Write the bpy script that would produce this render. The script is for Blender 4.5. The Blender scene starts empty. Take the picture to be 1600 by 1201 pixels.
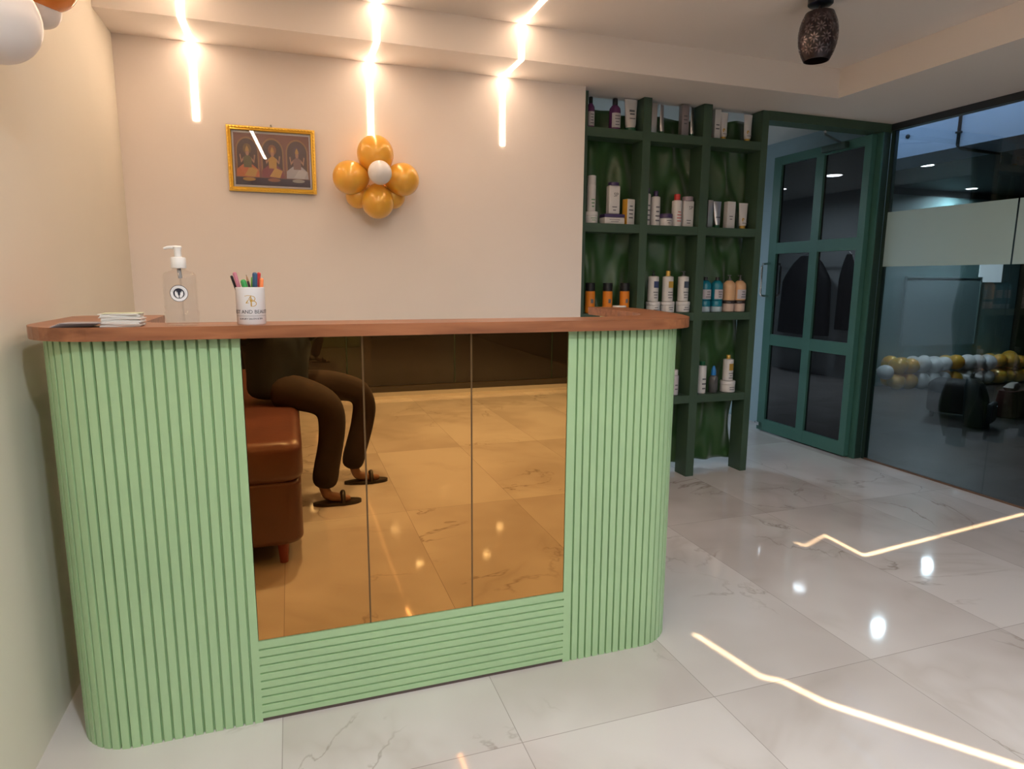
import bpy, math, random
from mathutils import Vector, Matrix
random.seed(7)
PI = math.pi
scene = bpy.context.scene
C = scene.collection

# ------------------------------------------------------------------ camera
cam_d = bpy.data.cameras.new('camera'); cam = bpy.data.objects.new('camera', cam_d); C.objects.link(cam)
F_PX = 1004.48; CP = 0.162; CY = 0.3307; CR = 0.0067; EYE = 1.2803
cam_d.sensor_width = 36.0; cam_d.sensor_fit = 'HORIZONTAL'; cam_d.lens = F_PX/1600*36.0
cam_d.clip_start = 0.02; cam_d.clip_end = 60
_f = Vector((math.sin(CY)*math.cos(CP), math.cos(CY)*math.cos(CP), -math.sin(CP)))
_r = Vector((math.cos(CY), -math.sin(CY), 0)); _u = _r.cross(_f)
_r2 = math.cos(CR)*_r+math.sin(CR)*_u; _u2 = -math.sin(CR)*_r+math.cos(CR)*_u
cam.matrix_world = Matrix(((_r2.x, _u2.x, -_f.x, 0), (_r2.y, _u2.y, -_f.y, 0), (_r2.z, _u2.z, -_f.z, EYE), (0, 0, 0, 1)))
scene.camera = cam

# ------------------------------------------------------------------ view + world
scene.view_settings.view_transform = 'Standard'; scene.view_settings.look = 'None'
scene.view_settings.gamma = 1; scene.view_settings.use_curve_mapping = False
scene.view_settings.exposure = 0.12
w = bpy.data.worlds.new('world'); scene.world = w; w.use_nodes = True
w.node_tree.nodes['Background'].inputs[0].default_value = (0.10, 0.13, 0.18, 1)
w.node_tree.nodes['Background'].inputs[1].default_value = 0.15
scene.cycles.max_bounces = 10; scene.cycles.diffuse_bounces = 5; scene.cycles.glossy_bounces = 6
scene.cycles.transparent_max_bounces = 16; scene.cycles.transmission_bounces = 8
scene.cycles.use_denoising = True; scene.cycles.sample_clamp_indirect = 6
scene.cycles.use_light_tree = False; scene.cycles.caustics_reflective = False; scene.cycles.caustics_refractive = False

# ------------------------------------------------------------------ main dimensions (metres)
XL, XG = -0.691, 3.919          # left wall, right glass wall
YB, YS = 3.442, 3.506           # back wall, front plane of the shelving
YR = -3.45                      # wall behind the camera
ZS, ZC = 2.336, 2.497           # lowered band of the ceiling, raised ceiling
YF, XF = 3.147, 3.082           # edges of the lowered band
YC = 1.835                      # front of the counter

# ------------------------------------------------------------------ lights
def area(name, loc, power, col, sx, sy=None, rot=(0, 0, 0), spread=180, shape='RECTANGLE'):
    d = bpy.data.lights.new(name, 'AREA'); d.energy = power; d.color = col
    d.shape = shape; d.size = sx
    if sy is not None: d.size_y = sy
    d.spread = math.radians(spread)
    o = bpy.data.objects.new(name, d); C.objects.link(o); o.location = loc; o.rotation_euler = rot
    return o
COOL = (0.86, 0.94, 1.0); WARM = (1.0, 0.70, 0.38)
ROOM_SPOTS = [(0.22, 0.15), (2.5, 0.40), (1.35, -1.2), (2.9, -1.6), (1.48, -2.5), (2.42, -2.5)]
HALL_SPOTS = [(5.8, 4.76), (7.72, 5.72)]
BACK_SPOTS = [(1.88, 5.85), (1.66, 6.95)]
ROOM_W, HALL_W, BACK_W = 24.0, 20.0, 22.0
for x, y in ROOM_SPOTS: area('downlight_beam', (x, y, ZC-0.012), ROOM_W*(0.30 if x > 2.45 else 1.06), COOL, 0.11, shape='DISK', spread=165)
for x, y in HALL_SPOTS: area('hall_beam', (x, y, 2.372), HALL_W, (0.75, 0.9, 1.0), 0.09, shape='DISK', spread=165)
area('added_hall_wash', (4.28, 3.0, 2.72), 20.0, (0.56, 0.72, 1.0), 0.4, 3.6)  # unseen lamp added to light the blue beam beyond the glass
for x, y in BACK_SPOTS: area('back_beam', (x, y, 2.435), BACK_W, (0.7, 0.86, 1.0), 0.15, shape='DISK', spread=165)
# unseen narrow lamps added under the ceiling to draw bright streaks on the floor
def floor_line(a, b, power, wid=0.012, spread=1.0, z=None):
    a, b = Vector(a), Vector(b); m = (a+b)/2; L = (b-a).length
    area('streak_beam', (m.x, m.y, (z or ZC)-0.004), power*L, WARM, L, wid, (0, 0, math.atan2(b.y-a.y, b.x-a.x)), spread)
LINE_P = 0.26
for a, b, k in [((1.349, 1.846), (1.404, 1.552), 0.7), ((1.404, 1.552), (1.452, 1.519), 0.8), ((1.452, 1.519), (1.503, 1.384), 1.0), ((1.503, 1.384), (2.05, 0.68), 1.3),
                ((2.308, 2.470), (2.333, 2.354), 0.55), ((2.333, 2.354), (2.542, 2.437), 0.45), ((2.53, 2.425), (2.516, 2.178), 0.8), ((2.516, 2.178), (3.07, 2.241), 1.0)]:
    floor_line(a, b, LINE_P*k)
floor_line((3.09, 2.243), (3.86, 2.33), LINE_P*0.8, z=ZS)

# ------------------------------------------------------------------ materials
MATS = {}
def mat(name, col, rough=0.5, metal=0.0, coat=0.0, emit=None, estr=0.0, spec=0.5, sss=0.0, sheen=0.0, alpha=1.0, trans=0.0, noise=None, bump=None, coat_rough=0.05, ior=1.5):
    if name in MATS: return MATS[name]
    m = bpy.data.materials.new(name); m.use_nodes = True; nt = m.node_tree; b = nt.nodes['Principled BSDF']
    b.inputs['Base Color'].default_value = (*col, 1); b.inputs['Roughness'].default_value = rough
    b.inputs['Metallic'].default_value = metal; b.inputs['Coat Weight'].default_value = coat
    b.inputs['Coat Roughness'].default_value = coat_rough; b.inputs['IOR'].default_value = ior
    b.inputs['Specular IOR Level'].default_value = spec
    b.inputs['Transmission Weight'].default_value = trans
    if sss: b.inputs['Subsurface Weight'].default_value = sss; b.inputs['Subsurface Scale'].default_value = 0.03; b.inputs['Subsurface Radius'].default_value = (1, .5, .25)
    if sheen: b.inputs['Sheen Weight'].default_value = sheen
    if emit: b.inputs['Emission Color'].default_value = (*emit, 1); b.inputs['Emission Strength'].default_value = estr
    if noise:      # (scale, amount) gentle procedural variation of the colour
        t = nt.nodes.new('ShaderNodeTexCoord'); n = nt.nodes.new('ShaderNodeTexNoise'); n.inputs['Scale'].default_value = noise[0]; n.inputs['Detail'].default_value = 5
        r = nt.nodes.new('ShaderNodeValToRGB'); k = noise[1]
        r.color_ramp.elements[0].position = 0.3; r.color_ramp.elements[1].position = 0.7
        r.color_ramp.elements[0].color = (*[c*(1-k) for c in col], 1); r.color_ramp.elements[1].color = (*[min(1, c*(1+k)) for c in col], 1)
        nt.links.new(t.outputs['Object'], n.inputs['Vector']); nt.links.new(n.outputs['Fac'], r.inputs['Fac']); nt.links.new(r.outputs['Color'], b.inputs['Base Color'])
    if bump:       # (scale, strength, distance)
        t = nt.nodes.new('ShaderNodeTexCoord'); n = nt.nodes.new('ShaderNodeTexNoise'); n.inputs['Scale'].default_value = bump[0]; n.inputs['Detail'].default_value = 4
        bm = nt.nodes.new('ShaderNodeBump'); bm.inputs['Strength'].default_value = bump[1]; bm.inputs['Distance'].default_value = bump[2]
        nt.links.new(t.outputs['Object'], n.inputs['Vector']); nt.links.new(n.outputs['Fac'], bm.inputs['Height']); nt.links.new(bm.outputs['Normal'], b.inputs['Normal'])
    MATS[name] = m; return m

def clear_mat(name, tint, refl=1.0, rough=0.0, body=None, body_amt=0.0, ior=1.5):
    """thin clear sheet: tinted see-through plus Fresnel reflection, optionally some milky or dark body"""
    m = bpy.data.materials.new(name); m.use_nodes = True; nt = m.node_tree; nt.nodes.clear()
    o = nt.nodes.new('ShaderNodeOutputMaterial'); tr = nt.nodes.new('ShaderNodeBsdfTransparent'); tr.inputs[0].default_value = (*tint, 1)
    g = nt.nodes.new('ShaderNodeBsdfGlossy'); g.inputs['Roughness'].default_value = rough; g.inputs[0].default_value = (refl, refl, refl, 1)
    f0 = ((ior-1)/(ior+1))**2
    lw = nt.nodes.new('ShaderNodeLayerWeight'); lw.inputs[0].default_value = 0.5
    pw = nt.nodes.new('ShaderNodeMath'); pw.operation = 'POWER'; nt.links.new(lw.outputs['Facing'], pw.inputs[0]); pw.inputs[1].default_value = 5.0
    fr = nt.nodes.new('ShaderNodeMath'); fr.operation = 'MULTIPLY_ADD'; nt.links.new(pw.outputs[0], fr.inputs[0]); fr.inputs[1].default_value = (1-2*f0)*0.9; fr.inputs[2].default_value = 2*f0
    mx = nt.nodes.new('ShaderNodeMixShader'); last = tr.outputs[0]
    if body:
        d = nt.nodes.new('ShaderNodeBsdfDiffuse'); d.inputs[0].default_value = (*body, 1)
        mb = nt.nodes.new('ShaderNodeMixShader'); mb.inputs[0].default_value = body_amt
        nt.links.new(tr.outputs[0], mb.inputs[1]); nt.links.new(d.outputs[0], mb.inputs[2]); last = mb.outputs[0]
    nt.links.new(fr.outputs[0], mx.inputs[0]); nt.links.new(last, mx.inputs[1]); nt.links.new(g.outputs[0], mx.inputs[2]); nt.links.new(mx.outputs[0], o.inputs[0])
    MATS[name] = m; return m

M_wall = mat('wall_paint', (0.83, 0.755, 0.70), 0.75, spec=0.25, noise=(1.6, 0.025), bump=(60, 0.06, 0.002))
M_ceil = mat('ceiling_paint', (0.76, 0.69, 0.63), 0.8, spec=0.2, bump=(50, 0.04, 0.002))
M_green = mat('counter_green', (0.37, 0.55, 0.30), 0.38, noise=(3, 0.04), bump=(90, 0.05, 0.001))
M_shelf = mat('shelf_green', (0.045, 0.084, 0.052), 0.5, noise=(5, 0.08))
M_frame = mat('door_green', (0.050, 0.145, 0.115), 0.35, noise=(4, 0.06))
M_jamb = mat('jamb_dark', (0.020, 0.045, 0.035), 0.35)
M_black = mat('black_plastic', (0.012, 0.012, 0.014), 0.35)
M_white = mat('white_plastic', (0.80, 0.79, 0.77), 0.3)
M_chrome = mat('chrome', (0.75, 0.75, 0.76), 0.18, 1.0)
M_steel = mat('brushed_steel', (0.5, 0.5, 0.5), 0.3, 1.0)
M_bronze = mat('bronze_mirror', (0.66, 0.34, 0.105), 0.0, 1.0)
M_silver = mat('silver_foil', (0.55, 0.54, 0.55), 0.28, 1.0)
M_strip = mat('led_strip', (1, 1, 1), 0.5, emit=(1.0, 0.73, 0.52), estr=30.0)
M_spot = mat('downlight_glow', (1, 1, 1), 0.5, emit=(0.88, 0.95, 1.0), estr=45.0)
M_hspot = mat('hall_glow', (1, 1, 1), 0.5, emit=(0.88, 0.95, 1.0), estr=30.0)
M_glass = clear_mat('partition_glass', (0.64, 0.68, 0.69))
M_frost = clear_mat('frosted_film', (0.28, 0.33, 0.31), 0.5, 0.25, (0.52, 0.70, 0.70), 0.76)
M_dark = clear_mat('dark_pane', (0.05, 0.05, 0.055), 1.0, 0.0, (0.012, 0.012, 0.014), 0.8)
M_clear = clear_mat('clear_plastic', (0.955, 0.955, 0.955), 1.0, 0.02, ior=1.35)
M_pict = clear_mat('picture_glass', (0.97, 0.97, 0.97), 1.0, 0.0)

def marble():
    m = bpy.data.materials.new('marble_tiles'); m.use_nodes = True; nt = m.node_tree; b = nt.nodes['Principled BSDF']
    N = lambda t: nt.nodes.new(t)
    L = nt.links.new
    def math_(op, a, bb=None, c=None):
        n = N('ShaderNodeMath'); n.operation = op
        for i, v in enumerate((a, bb, c)):
            if v is None: continue
            if isinstance(v, (int, float)): n.inputs[i].default_value = v
            else: L(v, n.inputs[i])
        return n.outputs[0]
    tc = N('ShaderNodeTexCoord'); sx = N('ShaderNodeSeparateXYZ'); L(tc.outputs['Object'], sx.inputs[0])
    u = math_('DIVIDE', math_('ADD', sx.outputs[0], 0.077), 0.636); v = math_('DIVIDE', math_('ADD', sx.outputs[1], -1.517), 1.272)
    def joint(c, size):
        f = math_('FRACT', c); d = math_('MINIMUM', f, math_('SUBTRACT', 1.0, f))
        return math_('LESS_THAN', math_('MULTIPLY', d, size), 0.0013)
    j = math_('MAXIMUM', joint(u, 0.636), joint(v, 1.272))
    cx = N('ShaderNodeCombineXYZ'); L(math_('FLOOR', u), cx.inputs[0]); L(math_('FLOOR', v), cx.inputs[1])
    wn = N('ShaderNodeTexWhiteNoise'); wn.noise_dimensions = '2D'; L(cx.outputs[0], wn.inputs['Vector'])
    off = N('ShaderNodeVectorMath'); off.operation = 'SCALE'; L(wn.outputs['Color'], off.inputs[0]); off.inputs['Scale'].default_value = 7.0
    add = N('ShaderNodeVectorMath'); L(tc.outputs['Object'], add.inputs[0]); L(off.outputs[0], add.inputs[1])
    def vein(scale, width, det, dist, thr):
        n = N('ShaderNodeTexNoise'); n.inputs['Scale'].default_value = scale; n.inputs['Detail'].default_value = det; n.inputs['Distortion'].default_value = dist; n.inputs['Roughness'].default_value = 0.55
        L(add.outputs[0], n.inputs['Vector'])
        d = math_('ABSOLUTE', math_('SUBTRACT', n.outputs['Fac'], 0.5))
        line = math_('SUBTRACT', 1.0, math_('MINIMUM', 1.0, math_('DIVIDE', d, width)))
        k = N('ShaderNodeTexNoise'); k.inputs['Scale'].default_value = 1.7; k.inputs['Detail'].default_value = 2; L(add.outputs[0], k.inputs['Vector'])
        msk = N('ShaderNodeMapRange'); msk.inputs[1].default_value = thr; msk.inputs[2].default_value = thr+0.12; L(k.outputs['Fac'], msk.inputs[0])
        return math_('MULTIPLY', math_('POWER', line, 1.6), msk.outputs[0])
    v1 = vein(1.1, 0.010, 6, 0.7, 0.50); v2 = vein(1.0, 0.075, 4, 1.0, 0.46)
    base = N('ShaderNodeTexNoise'); base.inputs['Scale'].default_value = 1.3; base.inputs['Detail'].default_value = 3; L(add.outputs[0], base.inputs['Vector'])
    r = N('ShaderNodeValToRGB'); r.color_ramp.elements[0].color = (0.52, 0.475, 0.455, 1); r.color_ramp.elements[1].color = (0.65, 0.615, 0.60, 1)
    r.color_ramp.elements[0].position = 0.35; r.color_ramp.elements[1].position = 0.6; L(base.outputs['Fac'], r.inputs['Fac'])
    def mix(fac, a, col, k):
        x = N('ShaderNodeMix'); x.data_type = 'RGBA'; L(math_('MULTIPLY', fac, k), x.inputs[0]); L(a, x.inputs[6]); x.inputs[7].default_value = (*col, 1); return x.outputs[2]
    c = mix(v2, r.outputs['Color'], (0.42, 0.37, 0.33), 0.38); c = mix(v1, c, (0.20, 0.15, 0.11), 0.62); c = mix(j, c, (0.30, 0.27, 0.25), 0.75)
    L(c, b.inputs['Base Color']); b.inputs['Roughness'].default_value = 0.06; b.inputs['IOR'].default_value = 1.52
    n2 = N('ShaderNodeTexNoise'); n2.inputs['Scale'].default_value = 5.0; n2.inputs['Detail'].default_value = 1.0; L(tc.outputs['Object'], n2.inputs['Vector'])
    bp = N('ShaderNodeBump'); bp.inputs['Strength'].default_value = 0.10; bp.inputs['Distance'].default_value = 0.004; L(n2.outputs['Fac'], bp.inputs['Height']); L(bp.outputs[0], b.inputs['Normal'])
    return m
M_floor = marble()

def wood():
    m = bpy.data.materials.new('walnut_laminate'); m.use_nodes = True; nt = m.node_tree; b = nt.nodes['Principled BSDF']; L = nt.links.new
    tc = nt.nodes.new('ShaderNodeTexCoord'); mp = nt.nodes.new('ShaderNodeMapping'); mp.inputs['Scale'].default_value = (1.2, 13, 13); L(tc.outputs['Object'], mp.inputs[0])
    n = nt.nodes.new('ShaderNodeTexNoise'); n.inputs['Scale'].default_value = 3; n.inputs['Detail'].default_value = 8; n.inputs['Distortion'].default_value = 0.4; L(mp.outputs[0], n.inputs['Vector'])
    r = nt.nodes.new('ShaderNodeValToRGB'); r.color_ramp.elements[0].position = 0.32; r.color_ramp.elements[1].position = 0.7
    r.color_ramp.elements[0].color = (0.19, 0.066, 0.027, 1); r.color_ramp.elements[1].color = (0.38, 0.150, 0.066, 1); L(n.outputs['Fac'], r.inputs['Fac']); L(r.outputs['Color'], b.inputs['Base Color'])
    b.inputs['Roughness'].default_value = 0.33
    return m
M_wood = wood()
def cmat(name, col, rough=0.4, **k): return mat(name, col, rough, **k)

# ------------------------------------------------------------------ mesh helpers
class MB:
    def __init__(s): s.v = []; s.f = []
    def add(s, vs, fs):
        n = len(s.v); s.v += [tuple(p) for p in vs]; s.f += [tuple(i+n for i in f) for f in fs]; return s
    def box(s, x0, x1, y0, y1, z0, z1):
        return s.add([(x0, y0, z0), (x1, y0, z0), (x1, y1, z0), (x0, y1, z0), (x0, y0, z1), (x1, y0, z1), (x1, y1, z1), (x0, y1, z1)],
                     [(0, 3, 2, 1), (4, 5, 6, 7), (0, 1, 5, 4), (1, 2, 6, 5), (2, 3, 7, 6), (3, 0, 4, 7)])
    def bbox(s, cx, cy, z0, w, d, h, b=0.003):
        """box with bevelled edges, built as stacked rounded rectangles"""
        rings = []
        for z, i in ((z0, b), (z0+b*0.3, b*0.3), (z0+b, 0), (z0+h-b, 0), (z0+h-b*0.3, b*0.3), (z0+h, b)):
            rings.append([(cx+px, cy+py, z) for px, py in rrect(w-2*i, d-2*i, max(b, 1e-4))])
        return s.loft(rings)
    def loft(s, rings, cap=True, closed=True):
        n = len(rings[0]); vs = [p for r in rings for p in r]; fs = []
        for k in range(len(rings)-1):
            for i in range(n if closed else n-1):
                j = (i+1) % n; fs.append((k*n+i, k*n+j, (k+1)*n+j, (k+1)*n+i))
        if cap: fs.append(tuple(range(n))[::-1]); fs.append(tuple((len(rings)-1)*n+i for i in range(n)))
        return s.add(vs, fs)
    def lathe(s, prof, c=(0, 0, 0), seg=24, sx=1, sy=1, cap=True):
        rings = [[(c[0]+r*sx*math.cos(2*PI*i/seg), c[1]+r*sy*math.sin(2*PI*i/seg), c[2]+z) for i in range(seg)] for r, z in prof]
        return s.loft(rings, cap)
    def tube(s, pts, r, seg=10, cap=True):
        pts = [Vector(p) for p in pts]; rr = r if isinstance(r, (list, tuple)) else [r]*len(pts); rings = []
        up = Vector((0, 0, 1))
        for i, p in enumerate(pts):
            t = (pts[min(i+1, len(pts)-1)]-pts[max(i-1, 0)]).normalized()
            a = t.cross(up)
            if a.length < 0.05: a = t.cross(Vector((1, 0, 0)))
            a.normalize(); b = t.cross(a); 
            rings.append([tuple(p+rr[i]*(math.cos(2*PI*k/seg)*a+math.sin(2*PI*k/seg)*b)) for k in range(seg)])
        return s.loft(rings, cap)
    def prism(s, out, z0, z1):
        return s.loft([[(x, y, z0) for x, y in out], [(x, y, z1) for x, y in out]])
    def sphere(s, c, r, sx=1, sy=1, sz=1, seg=24, rings=14):
        vs = []; fs = []
        R = [[(c[0]+r*sx*math.sin(PI*k/rings)*math.cos(2*PI*i/seg), c[1]+r*sy*math.sin(PI*k/rings)*math.sin(2*PI*i/seg), c[2]-r*sz*math.cos(PI*k/rings)) for i in range(seg)] for k in range(1, rings)]
        return s.loft(R, True)
    def move(s, M):
        s.v = [tuple(M @ Vector(p)) for p in s.v]; return s
    def build(s, name, m, parent=None, smooth=None, loc=None):
        me = bpy.data.meshes.new(name); me.from_pydata(s.v, [], s.f); me.validate(); me.materials.append(m)
        import bmesh
        bm = bmesh.new(); bm.from_mesh(me); bmesh.ops.recalc_face_normals(bm, faces=bm.faces); bm.to_mesh(me); bm.free()
        o = bpy.data.objects.new(name, me); C.objects.link(o)
        if parent: o.parent = parent
        if loc: o.location = loc
        if smooth is not None:
            me.polygons.foreach_set('use_smooth', [True]*len(me.polygons)); me.set_sharp_from_angle(angle=math.radians(smooth))
        return o
def rrect(w, d, r, n=4):
    r = min(r, w/2-1e-5, d/2-1e-5); out = []
    for cx, cy, a0 in ((w/2-r, d/2-r, 0), (-w/2+r, d/2-r, 90), (-w/2+r, -d/2+r, 180), (w/2-r, -d/2+r, 270)):
        for k in range(n+1):
            a = math.radians(a0+90*k/n); out.append((cx+r*math.cos(a), cy+r*math.sin(a)))
    return out
def tag(o, label=None, cat=None, group=None, kind=None):
    if label: o['label'] = label
    if cat: o['category'] = cat
    if group: o['group'] = group
    if kind: o['kind'] = kind
    return o
def thing(name, label, cat, loc=(0, 0, 0), rz=0, group=None):
    o = bpy.data.objects.new(name, None); C.objects.link(o); o.location = loc; o.rotation_euler = (0, 0, rz); o.empty_display_size = 0.05
    return tag(o, label, cat, group)
def struct(name, mb, m, parent=None, label=None, cat=None, smooth=None):
    o = mb.build(name, m, parent, smooth)
    if not parent: tag(o, label, cat, kind='structure')
    return o
def copy_tree(o, parent=None, label=None, loc=None, rz=None):
    c = o.copy(); C.objects.link(c); c.parent = parent
    if label: c['label'] = label
    if loc: c.location = loc
    if rz is not None: c.rotation_euler = (0, 0, rz)
    for ch in list(o.children): copy_tree(ch, c)
    return c
def text_mb(txt, size, thick=0.0004, align='CENTER'):
    cu = bpy.data.curves.new('t', 'FONT'); cu.body = txt; cu.size = size; cu.align_x = align; cu.align_y = 'CENTER'; cu.extrude = thick; cu.resolution_u = 3
    o = bpy.data.objects.new('t', cu); C.objects.link(o); bpy.context.view_layer.update()
    e = o.evaluated_get(bpy.context.evaluated_depsgraph_get()); me = e.to_mesh()
    mb = MB().add([tuple(v.co) for v in me.vertices], [tuple(p.vertices) for p in me.polygons]); e.to_mesh_clear()
    bpy.data.objects.remove(o); bpy.data.curves.remove(cu); return mb
FACE_Y = Matrix(((1, 0, 0, 0), (0, 0, -1, 0), (0, 1, 0, 0), (0, 0, 0, 1)))   # text plane xy -> facing -Y
def T(x, y, z): return Matrix.Translation((x, y, z))
def wrap(mb, R, rz=0):
    """bend a flat text (x, y, thickness z) round a vertical cylinder of radius R, facing -Y"""
    out = []
    for x, y, z in mb.v:
        a = x/R+rz; rr = R+z; out.append((rr*math.sin(a), -rr*math.cos(a), y))
    mb.v = out; return mb

# ------------------------------------------------------------------ room shell
T_ = 0.12
struct('floor', MB().box(XL-T_, XG+0.02, YR-0.3, 9.0, -0.12, 0), M_floor)
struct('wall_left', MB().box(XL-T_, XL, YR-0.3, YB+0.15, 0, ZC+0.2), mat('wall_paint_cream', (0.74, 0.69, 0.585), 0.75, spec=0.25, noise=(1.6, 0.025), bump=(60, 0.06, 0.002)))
struct('wall_back', MB().box(XL, 1.602, YB, YB+0.15, 0, ZC+0.2), M_wall)
# raised ceiling and the lowered band (an L along the back and the right)
struct('ceiling', MB().box(XL, XF+0.9, YR-0.3, YF+0.6, ZC, ZC+0.12), M_ceil)
band = [(XL, YF), (XF, YF), (XF, YR-0.3), (XG+0.06, YR-0.3), (XG+0.06, YS+0.12), (1.602, YS+0.12), (1.602, YB), (XL, YB)]
struct('ceiling_band', MB().prism(band, ZS, ZC), M_ceil)
# wall behind the camera: grey glazed partition standing on a marble kerb
M_rear = mat('rear_glass', (0.022, 0.018, 0.017), 0.015, ior=1.75, noise=(0.8, 0.12))
rw = struct('wall_front', MB().box(XL, XG, YR-0.06, YR, 0.10, ZC), M_rear)
struct('trim_1', MB().box(XL, XG, YR-0.08, YR+0.28, 0, 0.035), mat('kerb_stone', (0.66, 0.63, 0.60), 0.15))
struct('trim_2', MB().box(XL, XG, YR-0.05, YR+0.035, 0.035, 0.10), mat('rail_dark', (0.06, 0.05, 0.045), 0.3))
jm = MB()
for x in (0.55, 1.75, 2.95): jm.box(x-0.006, x+0.006, YR-0.002, YR+0.006, 0.10, ZC)
struct('trim_3', jm, M_jamb)
struct('window_2', MB().box(1.0, 1.9, YR, YR+0.012, 0.95, 1.75), mat('dark_window', (0.03, 0.028, 0.03), 0.1))

# ------------------------------------------------------------------ led strips
def led(pts, label, hw=0.0125):
    """flat strip let flush into the surfaces it runs over; pts are the (y, z, normal) corners"""
    mb = MB(); x = pts[0]
    for (a, b, n) in pts[1]:
        (y0, z0), (y1, z1) = a, b
        q = 0.0025
        if n == 'w': mb.box(x-hw, x+hw, y0-q, y0, min(z0, z1), max(z0, z1))
        elif n == 'c': mb.box(x-hw, x+hw, min(y0, y1), max(y0, y1), z0-q, z0)
    o = mb.build('led_strip_light', M_strip); tag(o, label, 'light strip'); return o
led((-0.372, [((YB, 1.996), (YB, ZS), 'w'), ((YF, ZS), (YB, ZS), 'c'), ((YF, ZS), (YF, ZC), 'w'), ((-0.55, ZC), (YF, ZC), 'c')]),
    'warm white light strip left of the gold framed picture, running from wall to ceiling')
led((0.424, [((YB, 1.90), (YB, ZS), 'w'), ((YF, ZS), (YB, ZS), 'c'), ((YF, ZS), (YF, ZC), 'w'), ((0.9, ZC), (YF, ZC), 'c')]),
    'warm white light strip ending at the gold balloon flower on the wall')
led((1.118, [((YB, 1.989), (YB, ZS), 'w'), ((YF, ZS), (YB, ZS), 'c'), ((YF, ZS), (YF, ZC), 'w'), ((-3.3, ZC), (YF, ZC), 'c')]),
    'warm white light strip nearest the green shelving, running from wall to ceiling')
tag(MB().box(0.7, 1.74, -2.66, -2.63, ZC-0.0025, ZC).build('led_strip_light', M_strip), 'short warm light strip crossing the ceiling behind the viewer', 'light strip')

# ------------------------------------------------------------------ ceiling downlights
def downlight(x, y, z, m, r, label, grp):
    t = thing('downlight', label, 'ceiling light', (x, y, z), group=grp)
    MB().lathe([(r*1.0, 0), (r*1.22, 0), (r*1.22, -0.006), (r*1.0, -0.009), (r*1.0, 0)], seg=28, cap=False).build('rim', M_white, t, 40)
    MB().lathe([(r, -0.001), (r, -0.005)], seg=28).build('diffuser', m, t)
for x, y in ROOM_SPOTS: downlight(x, y, ZC, M_spot, 0.055, 'round white downlight in the raised ceiling of the reception', 'reception downlights')
for i, (x, y) in enumerate(HALL_SPOTS): downlight(x, y, 2.385, M_hspot, 0.058, ['round downlight outside the glass wall, the upper and nearer of the two', 'round downlight outside the glass wall, the lower and farther of the two'][i], None)
for i, (x, y) in enumerate(BACK_SPOTS): downlight(x, y, 2.447, M_hspot, 0.09, ['round downlight of the inner room reflected in the upper right door pane', 'round downlight of the inner room reflected in the upper left door pane'][i], None)

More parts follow.
